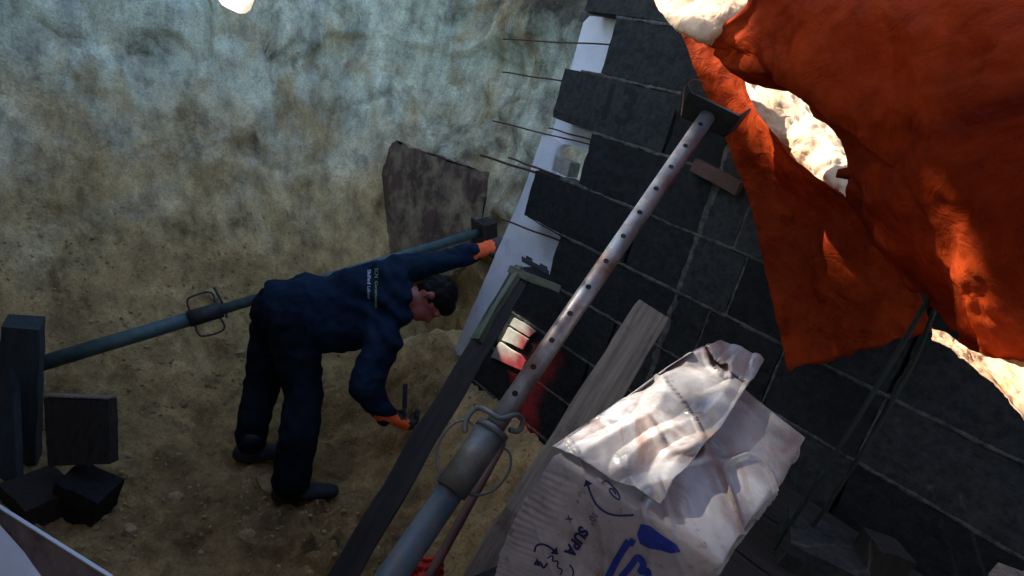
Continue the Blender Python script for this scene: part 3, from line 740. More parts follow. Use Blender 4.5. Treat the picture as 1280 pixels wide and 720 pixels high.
def sack_patch(pp, mat, name):
    bm = bmesh.new(); vv = []
    for x, y in pp:
        h = bvh.ray_cast(Vector((0, 0, 0)), ray(x, y).normalized()); vv.append(bm.verts.new((h[0] if h[0] else P(x, y, 1))))
    bmesh.ops.triangulate(bm, faces=[bm.faces.new(vv)])
    for _ in range(3): bmesh.ops.subdivide_edges(bm, edges=bm.edges[:], cuts=1)
    bmesh.ops.triangulate(bm, faces=bm.faces[:])
    for v in bm.verts:
        d = v.co.normalized(); h = bvh.ray_cast(Vector((0, 0, 0)), d); v.co = (h[0] if h[0] else v.co)-d*.0025
    return bm_obj(name, bm, mat, sack, True)
sack_patch([(796, 668), (801, 655), (812, 657), (826, 668), (846, 681), (851, 690), (838, 692), (826, 688), (812, 686), (800, 680)], M['blue_print'], 'printed_band')
# torn top flap lying over the left half
flap_edge = [(829, 640), (850, 612), (880, 578), (905, 548), (925, 520), (945, 490), (957, 465)]
back_edge = [(692, 562), (722, 541), (760, 517), (800, 488), (835, 462), (860, 446), (886, 434)]
vs, fs = [], []; n1, n2 = 120, 80
def cr(pl, t):
    x = t*(len(pl)-1); i = min(int(x), len(pl)-2); f = x-i; return (pl[i][0]*(1-f)+pl[i+1][0]*f, pl[i][1]*(1-f)+pl[i+1][1]*f)
for j in range(n2+1):
    for i in range(n1+1):
        t = i/n1; s = j/n2; e0 = cr(back_edge, t); e1 = cr(flap_edge, t)
        x, y = e0[0]*(1-s)+e1[0]*s, e0[1]*(1-s)+e1[1]*s
        bow = 14*math.sin(math.pi*s)*(t if t < .9 else 1); x += bow*.35*sm((t-.3)/.4); y -= bow*.55*sm((t-.6)/.4)
        h = bvh.ray_cast(Vector((0, 0, 0)), ray(x, y).normalized()); base = h[0] if h[0] else None
        if base is None:
            tt = P(x, y, 1.05+.22*t); base = tt
        q_ = s*2.6+.9*noise.noise(Vector((t*2.2, s*1.3, 4)))+.5*t; tri = abs((q_ % 1)*2-1)
        q2_ = t*3.3-s*1.4+.8*noise.noise(Vector((t*1.7, s*2.4, 9))); tri2 = abs((q2_ % 1)*2-1)
        lift = .007+.020*sm((s-.6)/.4)*(.4+.6*t)+.013*tri*(1-s*.4)*sm(s*6)+.007*tri2*sm(s*5)+.003*(.4-abs(noise.noise(Vector((x*.05, y*.05, 1)))))*sm(s*6)
        vs.append(base+Vector((-.2, -.55, .8))*lift)
for j in range(n2):
    for i in range(n1): k = j*(n1+1)+i; fs.append((k, k+1, k+n1+2, k+n1+1))
fl = mesh_obj('torn_flap', vs, fs, M['bag'], sack, True)
so = fl.modifiers.new('Solidify', 'SOLIDIFY'); so.thickness = .0022

# rubble and boards at lower right
chunk('rubble_block', P(1022, 700, 1.66), (.20, .16, .13), (.1, .05, .5), M['block'], 'rough grey broken block on the dark platform right of the sack', 'block')
chunk('rubble_block', P(1095, 705, 1.62), (.10, .09, .13), (.0, .1, .9), M['wood_dark'], 'dim blue grey block standing right of the rough broken block', 'block')
pp = [P(1236, 716, 1.4), P(1248, 703, 1.43), P(1300, 722, 1.42), P(1300, 760, 1.3), P(1230, 760, 1.3)]
tag(poly_slab('plywood_sheet', pp, Vector((.1, .3, -1)).normalized(), .02, M['wood_grey'], None), 'pale board corner poking in at the bottom right edge', 'board')
# two hoses
def hose(pl, r, label):
    bm = bmesh.new(); bent(bm, [P(*q) for q in pl], r, 10, 3); tag(bm_obj('hose', bm, M['cable'], None, True), label, 'hose', 'dark hoses hanging from the tarpaulin')
hose([(1168, 360, 1.42), (1150, 392, 1.45), (1120, 444, 1.5), (1080, 510, 1.55), (1030, 590, 1.6), (985, 660, 1.66), (950, 720, 1.72), (930, 760, 1.76)], .0062, 'left of two dark green hoses hanging from the tarpaulin corner')
hose([(1176, 362, 1.44), (1164, 400, 1.47), (1142, 454, 1.52), (1102, 526, 1.57), (1050, 610, 1.63), (1003, 676, 1.69), (966, 728, 1.74), (950, 764, 1.78)], .0055, 'right of two dark green hoses hanging from the tarpaulin corner')

# ------------------------------------------------------------------ tarpaulin
def catm(p0, p1, p2, p3, t):
    return .5*((2*p1)+(-p0+p2)*t+(2*p0-5*p1+4*p2-p3)*t*t+(-p0+3*p1-3*p2+p3)*t**3)
def spline(pl, t):
    n = len(pl)-1; x = t*n; i = min(int(x), n-1); f = x-i
    g = lambda k: pl[max(0, min(n, k))]
    return catm(g(i-1), g(i), g(i+1), g(i+2), f)
def patch(rows, nu, nv, amp, freq, seed, edge_free=.0, fold=None, ridge=0.0):
    R_ = [[P(*c) for c in r] for r in rows]; g = []
    for j in range(nv+1):
        v = j/nv; line = []
        for i in range(nu+1):
            u = i/nu; line.append(spline([spline(r, u) for r in R_], v))
        g.append(line)
    out = []
    for j in range(nv+1):
        row = []
        for i in range(nu+1):
            du = g[j][min(i+1, nu)]-g[j][max(i-1, 0)]; dv = g[min(j+1, nv)][i]-g[max(j-1, 0)][i]
            n_ = du.cross(dv).normalized(); n_ = n_ if n_.dot(CF) < 0 else -n_
            p = g[j][i]; h = amp*fbm(p, freq, 4, seed)
            if ridge: h += ridge*(.5-abs(fbm(p, freq*1.7, 4, seed+3)))
            if fold: h += fold(i/nu, j/nv)
            row.append(p+n_*h)
        out.append(row)
    for k in range(nv+1):
        for q, q2 in ((0, 1), (nu, nu-1)):
            e = out[k][q]-out[k][q2]; out[k][q] = out[k][q]+e*(1.1*fbm(out[k][q], 30, 3, 4))
    for q in range(nu+1): e = out[nv][q]-out[nv-1][q]; out[nv][q] = out[nv][q]+e*(1.6*fbm(out[nv][q], 24, 3, 4))
    vs = [p for r in out for p in r]; fs = [(j*(nu+1)+i, j*(nu+1)+i+1, (j+1)*(nu+1)+i+1, (j+1)*(nu+1)+i) for j in range(nv) for i in range(nu)]
    return vs, fs
def dfold(u, v):
    # long creases running down from the top and fine puckers
    x = u*1.35+v*.55
    return .016*math.sin(x*17+3*noise.noise(Vector((u*3, v*3, 2))))*sm(.3+noise.noise(Vector((u*4, v*2, 5))))+.006*(.4-abs(noise.noise(Vector((u*26+v*11, v*12, 1)))))
tarp = empty('tarpaulin', 'large orange tarpaulin draped over the right end of the wall, with a sunlit slit', 'tarpaulin')
vs, fs = [], []  # unseen canopy added above the frame to shade the lower right
for j in range(61):
    for i in range(61):
        x, y = -.84+2.5*i/60, -1.7+2.95*j/60
        vs.append((x+.03*noise.noise(Vector((y*3, 1, 2))), y, .56-.10*math.sin(math.pi*i/60)*math.sin(math.pi*j/60)+.02*fbm((x, y, 0), 3, 4)+.05*(x+.84)))
for j in range(60):
    for i in range(60): k = j*61+i; fs.append((k, k+1, k+62, k+61))
_o = mesh_obj('overhead_shade_sheet', vs, fs, M['tarp'], tarp, True); _o.modifiers.new('Solidify', 'SOLIDIFY').thickness = .0015
vs, fs = [], []  # second unseen canopy, added to darken the floor at lower left
for j in range(41):
    for i in range(61):
        x, y = -3.9+3.1*i/60, -1.9+1.85*j/40
        vs.append((x, y+.03*noise.noise(Vector((x*3, 1, 2))), .62-.08*math.sin(math.pi*i/60)*math.sin(math.pi*j/40)+.02*fbm((x, y, 0), 3, 4)))
for j in range(40):
    for i in range(60): k = j*61+i; fs.append((k, k+1, k+62, k+61))
_o = mesh_obj('overhead_shade_sheet', vs, fs, M['tarp'], tarp, True); _o.modifiers.new('Solidify', 'SOLIDIFY').thickness = .0015
def addpatch(name, rows, nu, nv, mat, **k):
    vs, fs = patch(rows, nu, nv, **k); o = mesh_obj(name, vs, fs, mat, tarp, True); s = o.modifiers.new('Solidify', 'SOLIDIFY'); s.thickness = .0015; return o
# hanging flap against the wall
addpatch('lower_flap', [
    [(838, 10, 1.98), (870, 30, 1.97), (905, 55, 1.93), (930, 70, 1.92)],
    [(868, 80, 1.97), (890, 90, 1.94), (912, 98, 1.90), (932, 108, 1.88)],
    [(900, 150, 1.96), (920, 155, 1.92), (945, 155, 1.83), (964, 165, 1.77)],
    [(924, 215, 1.94), (950, 215, 1.88), (985, 208, 1.76), (1020, 214, 1.66)],
    [(946, 285, 1.92), (985, 275, 1.85), (1035, 262, 1.70), (1075, 262, 1.58)],
    [(964, 370, 1.90), (1010, 362, 1.83), (1065, 345, 1.68), (1130, 330, 1.56)],
    [(984, 463, 1.86), (1035, 450, 1.80), (1095, 433, 1.67), (1168, 412, 1.56)]], 60, 90, M['tarp'], amp=.018, freq=3.5, seed=2, ridge=.012)
# front drape bulging towards the camera
addpatch('front_drape', [
    [(935, -40, 1.62), (960, -60, 1.58), (1020, -60, 1.5), (1130, -60, 1.36), (1330, -80, 1.2)],
    [(930, 10, 1.62), (960, 8, 1.58), (1020, 10, 1.46), (1140, 10, 1.30), (1340, 0, 1.12)],
    [(884, 52, 1.68), (945, 66, 1.58), (1040, 80, 1.42), (1160, 90, 1.24), (1340, 90, 1.05)],
    [(940, 92, 1.66), (985, 108, 1.55), (1060, 135, 1.38), (1180, 165, 1.18), (1345, 180, 1.0)],
    [(1000, 128, 1.60), (1035, 150, 1.50), (1090, 195, 1.34), (1195, 240, 1.13), (1350, 260, .97)],
    [(1050, 190, 1.56), (1075, 225, 1.46), (1120, 270, 1.31), (1210, 310, 1.13), (1345, 330, .97)],
    [(1058, 246, 1.56), (1090, 290, 1.46), (1140, 345, 1.34), (1215, 385, 1.17), (1340, 395, 1.01)],
    [(1120, 345, 1.56), (1150, 385, 1.48), (1180, 420, 1.38), (1235, 448, 1.22), (1335, 440, 1.08)]], 130, 120, M['tarp'], amp=.030, freq=3.0, seed=6, ridge=.022, fold=dfold)
# sunlit layer seen through the slit
addpatch('inner_layer', [
    [(858, 14, 2.16), (905, 16, 2.15), (960, 34, 2.12), (1020, 64, 2.08)],
    [(880, 62, 2.10), (925, 85, 2.08), (985, 100, 2.04), (1050, 130, 2.0)],
    [(910, 125, 1.98), (950, 140, 1.94), (1010, 155, 1.89), (1075, 185, 1.84)],
    [(955, 190, 1.93), (990, 200, 1.88), (1040, 215, 1.76), (1095, 240, 1.72)],
    [(1005, 250, 1.88), (1035, 267, 1.80), (1075, 282, 1.66), (1120, 306, 1.64)]], 110, 110, M['tarp_sunlit'], amp=.012, freq=8, seed=3, ridge=.018)
addpatch('sunlit_fold', [  # blown-out sunlight on the tarpaulin, given by a separate pale piece
    [(812, -9, 1.80), (862, -10, 1.77), (912, -10, 1.76), (970, -12, 1.74)],
    [(822, 12, 1.74), (866, 8, 1.70), (905, 8, 1.67), (958, 2, 1.70)],
    [(848, 38, 1.68), (868, 38, 1.63), (900, 38, 1.65), (938, 26, 1.71)],
    [(880, 50, 1.68), (884, 54, 1.66), (890, 56, 1.68), (925, 50, 1.72)]], 70, 60, M['tarp_sunlit'], amp=.010, freq=9, seed=13, ridge=.014)
addpatch('turned_hem', [
    [(1163, 414, 1.24), (1181, 421, 1.23), (1202, 437, 1.21), (1228, 447, 1.19), (1254, 452, 1.17), (1292, 444, 1.15)],
    [(1166, 419, 1.19), (1185, 430, 1.18), (1209, 450, 1.16), (1238, 470, 1.14), (1266, 486, 1.11), (1300, 490, 1.09)],
    [(1168, 423, 1.14), (1190, 441, 1.13), (1216, 466, 1.11), (1246, 494, 1.09), (1275, 524, 1.06), (1302, 552, 1.04)]], 90, 40, M['tarp_sunlit'], amp=.008, freq=9, seed=9, ridge=.012)

# ------------------------------------------------------------------ the worker
def bodymesh(name, parts, voxel, mat, parent, smooth_it=6, wrinkle=0.0, wf=9, post=None):
    """parts: (p0,p1,r0,r1,squash dir or None,squash) tapered limbs; one continuous remeshed surface"""
    bm = bmesh.new()
    for pr in parts:
        p0, p1, r0, r1 = pr[:4]; sq = pr[4] if len(pr) > 4 else None
        L = (p1-p0).length; n = max(2, int(L/(min(r0, r1)*.35))+1)
        for i in range(n+1):
            t = i/n; r_ = r0+(r1-r0)*t; m = Matrix.Translation(p0.lerp(p1, t))
            if sq:
                x_, y_, z_ = sq[0]; sx_, sy_, sz_ = sq[1]
                rot = Matrix((x_, y_, z_)).transposed().to_4x4(); m = m @ rot @ Matrix.Diagonal((sx_, sy_, sz_, 1))
            bmesh.ops.create_icosphere(bm, subdivisions=2, radius=r_, matrix=m)
    me = bpy.data.meshes.new('tmp'); bm.to_mesh(me); bm.free()
    o = link(bpy.data.objects.new('tmp', me))
    md = o.modifiers.new('r', 'REMESH'); md.mode = 'VOXEL'; md.voxel_size = voxel
    if smooth_it: s_ = o.modifiers.new('s', 'SMOOTH'); s_.iterations = smooth_it; s_.factor = .5
    dg = bpy.context.evaluated_depsgraph_get(); dg.update()
    m2 = bpy.data.meshes.new_from_object(o.evaluated_get(dg)); bpy.data.objects.remove(o)
    if wrinkle or post:
        nr = [v.normal.copy() for v in m2.vertices]
        for v, n_ in zip(m2.vertices, nr):
            if wrinkle: v.co = v.co+n_*(wrinkle*(fbm(v.co, wf, 3, 2)+.8*(.3-abs(fbm(v.co, wf*.7, 3, 8)))))
            if post: v.co = post(v.co.copy(), n_)
    m2.materials.clear(); m2.materials.append(mat); smooth(m2); m2.name = name
    ob = link(bpy.data.objects.new(name, m2)); ob.parent = parent; return ob
man = empty('person', 'person in navy work jacket and dark trousers bending forward with orange gloves', 'person')
DB = 3.16
def foot_pt(x, y, lift):
    d = 2.4
    while d < 4:
        p = P(x, y, d)
        if p.z <= floor_z(p.x, p.y)+lift: return p
        d += .005
    return P(x, y, 3.1)
pel = P(352, 392, DB+.05); chest = P(468, 378, DB); neck = P(505, 366, DB-.02)
headc = P(540, 374, DB-.01)
HU = (CR*.97+CU*.10).normalized(); HF = (-CU*.93+CR*.25-CF*.05).normalized(); HF = (HF-HU*HF.dot(HU)).normalized(); HR = HF.cross(HU)
Lsh = P(498, 338, DB+.02); Lel = P(552, 327, DB+.12); Lwr = P(594, 315, DB+.18)
Rsh = P(478, 424, DB-.10); Rel = P(457, 486, DB-.16); Rwr = P(482, 519, DB-.08)
aN = foot_pt(364, 606, .085); kN = P(380, 492, (DB-.06)); hN = P(367, 410, DB-.03)
aF = foot_pt(314, 556, .085); kF = P(327, 486, DB+.10); hF = P(345, 404, DB+.10)
bas = (CR, CU, CF)
# body (skin), one continuous figure inside the clothes
hb = [(neck-HU*.06, headc-HU*.02, .058, .058), (headc+HU*.01-HF*.012, headc+HU*.025-HF*.012, .088, .086, ((HF, HR, HU), (1.08, .86, 1.05))),
      (headc-HU*.075+HF*.045, headc-HU*.045+HF*.045, .047, .058, ((HF, HR, HU), (1, .9, 1))),
      (headc-HU*.085+HF*.078, headc-HU*.08+HF*.08, .022, .024),            # chin
      (headc-HU*.005+HF*.088, headc-HU*.03+HF*.104, .009, .014),           # nose
      (headc-HU*.052+HF*.092, headc-HU*.054+HF*.09, .014, .014),            # lips
      (headc+HU*.02+HF*.08-HR*.03, headc+HU*.02+HF*.08+HR*.03, .014, .014)]  # brow
for s in (1, -1):
    e = headc-HU*.004-HF*.012+HR*(.083*s)
    hb += [(e+HU*.022, e+HU*.012+HF*.006, .011, .010), (e+HU*.022-HF*.012, e-HU*.012-HF*.012, .009, .009), (e-HU*.012-HF*.008, e-HU*.024, .009, .007)]
hb += [(pel, chest, .08, .08), (chest, neck, .075, .055), (chest, Lsh, .05, .045), (Lsh, Lel, .042, .036), (Lel, Lwr, .035, .026), (chest, Rsh, .05, .045), (Rsh, Rel, .045, .038), (Rel, Rwr, .037, .026),
       (pel, hN, .1, .08), (hN, kN, .07, .052), (kN, aN, .05, .035), (pel, hF, .1, .08), (hF, kF, .07, .052), (kF, aF, .05, .035)]
bodymesh('body', hb, .008, M['skin'], man, 4)
# hair
def hairpost(co, n_): return co+n_*(.006*fbm((co.x*1.0, co.y*1.0, co.z*.4), 60, 3)+.004*fbm(co, 22, 2))
hh = [(headc+HU*.035-HF*.02, headc+HU*.045-HF*.02, .094, .090, ((HF, HR, HU), (1.06, .90, 1.0))),
      (headc+HU*.06+HF*.035, headc+HU*.06+HF*.035, .058, .058), (headc-HU*.015-HF*.055, headc-HU*.03-HF*.055, .052, .046, ((HF, HR, HU), (.9, 1.3, 1)))]
bodymesh('hair', hh, .008, M['hair'], man, 4, post=hairpost)
# trousers
tr = [(P(346, 392, DB+.04), P(362, 396, DB+.03), .150, .150, (bas, (.85, 1.0, .95))), (hN, P(374, 450, DB-.05), .125, .112), (P(374, 450, DB-.05), kN, .112, .098), (kN, P(372, 550, aN.dot(CF)), .096, .092), (P(372, 550, aN.dot(CF)), aN+CU*.02, .092, .088),
      (hF, P(335, 445, DB+.11), .12, .108), (P(335, 445, DB+.11), kF, .106, .092), (kF, P(317, 528, aF.dot(CF)), .088, .080), (P(317, 528, aF.dot(CF)), aF+CU*.03, .08, .076)]
def tfold(co, n_):
    # creases bunching behind the knee, at the crotch and over the boots
    w_ = math.sin(co.z*70+6*noise.noise(co*5)); m_ = sm(noise.noise(co*4.2)*1.8+.35)
    return co+n_*(.004*w_*m_+.014*(.25-abs(fbm(co, 7, 3, 5)))+.006*(.2-abs(fbm(co, 17, 2, 1))))
bodymesh('trousers', tr, .010, M['trouser'], man, 8, .004, 8, tfold)
# jacket
jk = []
SEC = [(340, 384, 35, .11), (352, 387, 41, .125), (378, 391, 49, .135), (410, 392, 51, .14), (442, 386, 55, .145), (470, 379, 55, .14), (490, 370, 46, .115)]
for i in range(31):
    t = i/30*(len(SEC)-1); k = min(int(t), len(SEC)-2); f = t-k
    x, cy, hh_, dd = [SEC[k][q]*(1-f)+SEC[k+1][q]*f for q in range(4)]
    r_ = hh_/F0*DB
    jk.append((P(x, cy, DB+.02), P(x+3, cy, DB+.02), r_, r_, (bas, (.32, 1.0, dd/r_))))
jk += [(P(495, 366, DB), P(506, 368, DB-.01), .092, .082, (bas, (.7, 1, .98))), (P(500, 368, DB), P(512, 369, DB), .078, .070, (bas, (.4, 1, 1)))]
jk += [(P(494, 348, DB-.03), P(496, 394, DB-.04), .074, .076), (P(488, 372, DB-.05), P(500, 374, DB-.045), .078, .066)]
jk += [(P(485, 345, DB), Lsh, .095, .085), (Lsh, Lel, .082, .066), (Lel, Lwr, .064, .050), (P(470, 405, DB-.03), Rsh, .10, .098), (Rsh, Rel, .096, .082), (Rel, Rwr-(Rwr-Rel).normalized()*.03, .080, .056), (Rwr-(Rwr-Rel).normalized()*.03, Rwr, .056, .050)]
def jfold(co, n_):
    # drag folds running from the raised shoulder to the waist, a few deep creases
    a_ = (co-neck).dot(CR); b_ = (co-neck).dot(CU)
    w_ = math.sin((a_*.8+b_*1.3)*38+5*noise.noise(co*4))
    m_ = sm(.5+1.6*noise.noise(co*3.2+Vector((4, 1, 2))))
    return co+n_*(.011*w_*m_+.016*(.25-abs(fbm(co, 6.5, 3, 8)))+.007*(.2-abs(fbm(co, 16, 2, 3))))
jo = bodymesh('jacket', jk, .009, M['jacket'], man, 9, .004, 9, jfold)
jb = BVHTree.FromPolygons([v.co.copy() for v in jo.data.vertices], [tuple(p.vertices) for p in jo.data.polygons])
def on_jacket(xp, yp):
    d = ray(xp, yp).normalized(); h = jb.ray_cast(Vector((0, 0, 0)), d); return (h[0] if h[0] else P(xp, yp, DB))-d*.004
def jacket_text(body_, xp, yp, hpx, wpx, mat, name='printed_text'):
    me = text_mesh(body_, 1.0); xs = [v.co.x for v in me.vertices]; ys = [v.co.y for v in me.vertices]
    x0_, x1_, y0_, y1_ = min(xs), max(xs), min(ys), max(ys)
    text_obj(name, body_, 1.0, mat, jo, lambda x, y: on_jacket(xp+((y-(y0_+y1_)/2)/(y1_-y0_))*hpx, yp+((x-(x0_+x1_)/2)/(x1_-x0_))*wpx))
jacket_text('SCN', 470.6, 341, 4.5, 12, M['lime_print']); jacket_text('Construction', 470.3, 368, 3.4, 33, M['lime_print'])
jacket_text('Skilled', 461.5, 346, 4.2, 18, M['white_print']); jacket_text('Labour', 461.2, 366, 3.6, 16, M['white_print'])
# boots
for nm, a_, toe in (('boot', aN, (416, 613)), ('boot', aF, (340, 566))):
    zf = floor_z(a_.x, a_.y); t_ = onZ(*toe, a_.z-.055); d = (t_-a_); d.z = 0; d.normalize(); h_ = Vector((a_.x, a_.y, a_.z-.045))
    s_ = Vector((-d.y, d.x, 0)); bs = (d, s_, Vector((0, 0, 1)))
    bt = [(a_+Vector((0, 0, .05)), h_, .060, .058), (h_-d*.03, h_+d*.02, .055, .055, (bs, (1, .85, .9))), (h_+d*.06, h_+d*.19-Vector((0, 0, .012)), .052, .040, (bs, (1, 1.05, .8)))]
    bodymesh(nm, bt, .007, M['boot'], man, 4, .003, 14)
# gloved hands
def hand(wr, d, palm_n, knit_all=False, curl=.5, parent=man):
    """wrist, pointing direction, palm normal (towards what is held)"""
    S = 1.28
    d = d.normalized(); n_ = (palm_n-d*palm_n.dot(d)).normalized(); s_ = d.cross(n_)
    knit = [(wr-d*S*.035, wr+d*.0, S*.036, S*.034, ((d, s_, n_), (1, 1.1, .85))), (wr, wr+d*S*.045, S*.033, S*.040, ((d, s_, n_), (1, 1.05, .62)))]
    if knit_all: knit.append((wr+d*S*.05, wr+d*S*.07, S*.042, S*.043, ((d, s_, n_), (1, 1.06, .6))))
    g = bodymesh('glove', knit, S*.004, M['orange'], parent, 3, S*.002, 40)
    bodymesh('glove_palm', [(wr+d*S*.045+n_*(S*.006 if knit_all else 0), wr+d*S*.082, S*.039, S*.042, ((d, s_, n_), (1, 1.05, .55)))], S*.004, M['glove_dip'], g, 3)
    for k, (off, ln) in enumerate(((-S*.033, S*.068), (-S*.011, S*.078), (S*.011, S*.073), (S*.032, S*.056))):
        b_ = wr+d*S*.085+s_*off; a1 = curl*(.5+.1*k); p1 = b_+(d*math.cos(a1)+n_*math.sin(a1))*ln*.45
        p2 = p1+(d*math.cos(a1*2.1)+n_*math.sin(a1*2.1))*ln*.32; p3 = p2+(d*math.cos(a1*3)+n_*math.sin(a1*3))*ln*.25
        bodymesh('glove_finger', [(b_-d*S*.02, p1, S*.0115, S*.0105), (p1, p2, S*.0105, S*.0098), (p2, p3, S*.0098, S*.0088)], S*.004, M['glove_dip'], g, 2)
    th = wr+d*S*.035-s_*S*.035+n_*S*.012; t1 = th+(d*.75-s_*.5+n_*.35).normalized()*S*.038; t2_ = t1+(d*.9+n_*.4-s_*S*.05).normalized()*S*.03
    bodymesh('glove_thumb', [(th, t1, S*.0145, S*.0125), (t1, t2_, S*.0125, S*.0105)], S*.004, M['glove_dip'], g, 2)
    return g
dl = (P(630, 303, DB+.22)-Lwr).normalized(); hand(Lwr+dl*.03, dl, (CF*.6-CU*.8), curl=.55)
dr_ = (P(500, 527, DB-.02)-Rwr).normalized(); hand(Rwr+dr_*.02, dr_, (CF*.3+CU*.6+CR*.4), True, curl=.95)
# things in hand
bm = bmesh.new(); w0 = P(622, 304, DB+.20); bent(bm, [w0, w0+CR*.03-CU*.015+CF*.02, w0+CR*.05-CU*.05+CF*.025, w0+CR*.075-CU*.075+CF*.02], .003)
bent(bm, [w0+CR*.045-CU*.03+CF*.02, w0+CR*.05+CF*.02], .0025)
tag(bm_obj('tie_wire', bm, M['rust'], None, True), 'short bent wire held in the reaching orange glove', 'wire')
bm = bmesh.new(); k0 = P(505, 518, DB-.0); k1 = P(508, 482, DB+.0)
x_, y_, z_ = frame(k1-k0)
tube(bm, [k0-z_*.05, k0, k0+z_*.03], [.012, .013, .009], 10); prism(bm, k0+z_*.03-CR*.012-CF*.002, CR*.024, CF*.004, z_*.12-CR*.006)
tag(bm_obj('hand_tool', bm, M['dark_steel'], None), 'thin dark hand tool held upright by the lowered orange glove', 'tool')

# ------------------------------------------------------------------ unseen sun mask added beside the pit, holes cut where sun should land
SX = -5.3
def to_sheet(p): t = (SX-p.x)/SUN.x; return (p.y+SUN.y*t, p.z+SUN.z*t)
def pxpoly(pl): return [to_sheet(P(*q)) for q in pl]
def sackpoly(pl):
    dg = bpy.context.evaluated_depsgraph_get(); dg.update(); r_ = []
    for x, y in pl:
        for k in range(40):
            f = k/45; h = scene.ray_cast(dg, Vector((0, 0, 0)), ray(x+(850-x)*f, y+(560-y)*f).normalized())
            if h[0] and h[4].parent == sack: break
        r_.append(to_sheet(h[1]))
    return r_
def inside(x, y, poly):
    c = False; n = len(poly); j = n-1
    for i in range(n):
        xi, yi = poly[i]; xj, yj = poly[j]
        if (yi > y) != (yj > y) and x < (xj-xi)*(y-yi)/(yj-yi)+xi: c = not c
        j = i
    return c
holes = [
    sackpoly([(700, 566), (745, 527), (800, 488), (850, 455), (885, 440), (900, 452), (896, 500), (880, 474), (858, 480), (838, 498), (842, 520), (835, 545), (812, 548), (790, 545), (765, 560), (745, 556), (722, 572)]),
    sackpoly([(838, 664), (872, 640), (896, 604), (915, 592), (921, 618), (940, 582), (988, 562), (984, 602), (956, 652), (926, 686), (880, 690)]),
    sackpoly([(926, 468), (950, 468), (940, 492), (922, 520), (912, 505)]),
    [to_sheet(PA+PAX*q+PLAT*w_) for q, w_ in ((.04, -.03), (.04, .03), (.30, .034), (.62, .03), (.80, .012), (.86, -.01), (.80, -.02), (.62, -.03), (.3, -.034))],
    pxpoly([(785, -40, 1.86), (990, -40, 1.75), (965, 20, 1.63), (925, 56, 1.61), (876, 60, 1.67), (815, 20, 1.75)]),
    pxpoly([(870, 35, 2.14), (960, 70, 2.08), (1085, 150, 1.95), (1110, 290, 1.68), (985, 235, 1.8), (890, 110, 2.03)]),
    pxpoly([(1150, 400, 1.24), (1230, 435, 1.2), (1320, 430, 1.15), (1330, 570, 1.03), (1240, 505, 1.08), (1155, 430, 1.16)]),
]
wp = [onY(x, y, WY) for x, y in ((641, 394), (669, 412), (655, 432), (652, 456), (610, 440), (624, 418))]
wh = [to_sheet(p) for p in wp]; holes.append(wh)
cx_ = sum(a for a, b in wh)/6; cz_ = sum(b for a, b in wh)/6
ringp = [(cx_+(a-cx_)*1.6-.07, cz_+(b-cz_)*1.9-.06) for a, b in wh]  # red filter area around the wall hole, colours the sun patch
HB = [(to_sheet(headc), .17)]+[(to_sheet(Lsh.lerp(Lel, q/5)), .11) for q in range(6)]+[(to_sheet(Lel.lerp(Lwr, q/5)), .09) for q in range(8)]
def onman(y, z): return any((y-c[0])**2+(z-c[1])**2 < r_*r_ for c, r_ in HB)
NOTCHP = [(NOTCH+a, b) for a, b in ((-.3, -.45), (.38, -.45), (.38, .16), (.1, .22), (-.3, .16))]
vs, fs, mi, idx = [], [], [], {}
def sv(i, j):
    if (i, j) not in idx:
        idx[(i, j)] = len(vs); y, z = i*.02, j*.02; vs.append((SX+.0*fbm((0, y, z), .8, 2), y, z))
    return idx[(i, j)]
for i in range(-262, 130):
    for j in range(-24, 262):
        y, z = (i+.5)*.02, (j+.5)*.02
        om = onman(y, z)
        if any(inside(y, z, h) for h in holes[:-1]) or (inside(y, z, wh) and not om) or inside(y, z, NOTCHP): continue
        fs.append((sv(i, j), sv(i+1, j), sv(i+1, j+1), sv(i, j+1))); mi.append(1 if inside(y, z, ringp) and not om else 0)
sh = mesh_obj('sun_mask_sheet', vs, fs, [M['shade'], M['red_filter']], None, True, mi)
tag(sh, 'dark unseen sun mask added beyond the far rim of the pit, with holes for the sun patches', 'sun mask')

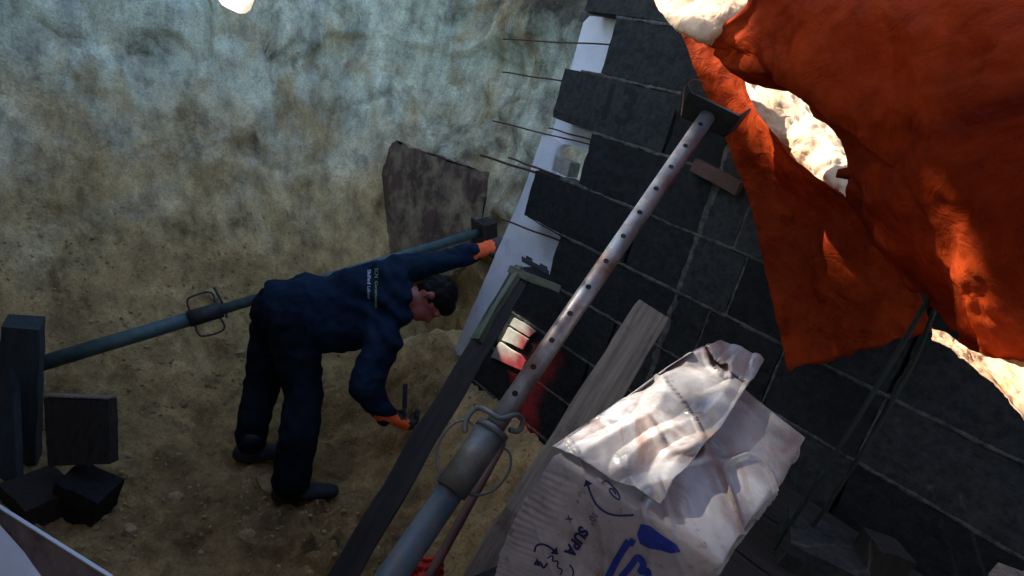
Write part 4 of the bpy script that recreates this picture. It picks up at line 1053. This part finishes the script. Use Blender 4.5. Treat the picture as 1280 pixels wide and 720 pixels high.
# ------------------------------------------------------------------ light, sky, camera
w = bpy.data.worlds.new('World'); scene.world = w; w.use_nodes = True
nt = w.node_tree; bg = nt.nodes['Background']; sky = nt.nodes.new('ShaderNodeTexSky'); sky.sky_type = 'NISHITA'; sky.sun_disc = False
sky.sun_elevation = math.asin(SUN.z); sky.sun_rotation = math.atan2(SUN.x, SUN.y)
nt.links.new(sky.outputs[0], bg.inputs['Color']); bg.inputs['Strength'].default_value = .15
ld = bpy.data.lights.new('sun', 'SUN'); ld.energy = 5.0; ld.angle = R(.5); ld.color = (1, .95, .87)
lo_ = link(bpy.data.objects.new('sun', ld)); lo_.rotation_euler = (-SUN).to_track_quat('-Z', 'Y').to_euler(); lo_.location = SUN*20
cd = bpy.data.cameras.new('camera'); cam = link(bpy.data.objects.new('camera', cd)); scene.camera = cam
cd.sensor_width = 36; cd.lens = 36*F0/1280; cd.clip_start = .02; cd.clip_end = 3000
cam.matrix_world = Matrix((CR, CU, -CF)).transposed().to_4x4()
scene.view_settings.view_transform = 'Standard'; scene.view_settings.look = 'None'; scene.view_settings.gamma = 1; scene.view_settings.exposure = 1.75
scene.render.engine = 'CYCLES'; scene.cycles.use_denoising = True; scene.cycles.max_bounces = 8

DEBUG_SUN = 0
if DEBUG_SUN:
    dg = bpy.context.evaluated_depsgraph_get()
    for nme, pts_ in (('bag', [(780, 520), (930, 620)]), ('prop', [(790, 270), (720, 380)]), ('fold', [(870, 10), (880, 30)]), ('slit', [(940, 110), (990, 170), (1030, 220)]), ('strip', [(1200, 441), (1240, 475), (1270, 500)]), ('patch', [(640, 410), (635, 440)]), ('boot', [(322, 612), (328, 618), (330, 613)])):
        for q in pts_:
            h = scene.ray_cast(dg, Vector((0, 0, 0)), ray(*q).normalized()); o = h[4]
            out = []; p = h[1]+SUN*.004
            for _ in range(6):
                g = scene.ray_cast(dg, p, SUN)
                if not g[0]: break
                out.append((g[4].name, tuple(round(x, 2) for x in g[1]))); p = g[1]+SUN*.004
            print('SUNDBG', nme, q, o.name if o else None, tuple(round(x, 2) for x in h[1]), round(h[2].dot(SUN), 2), '->', out)
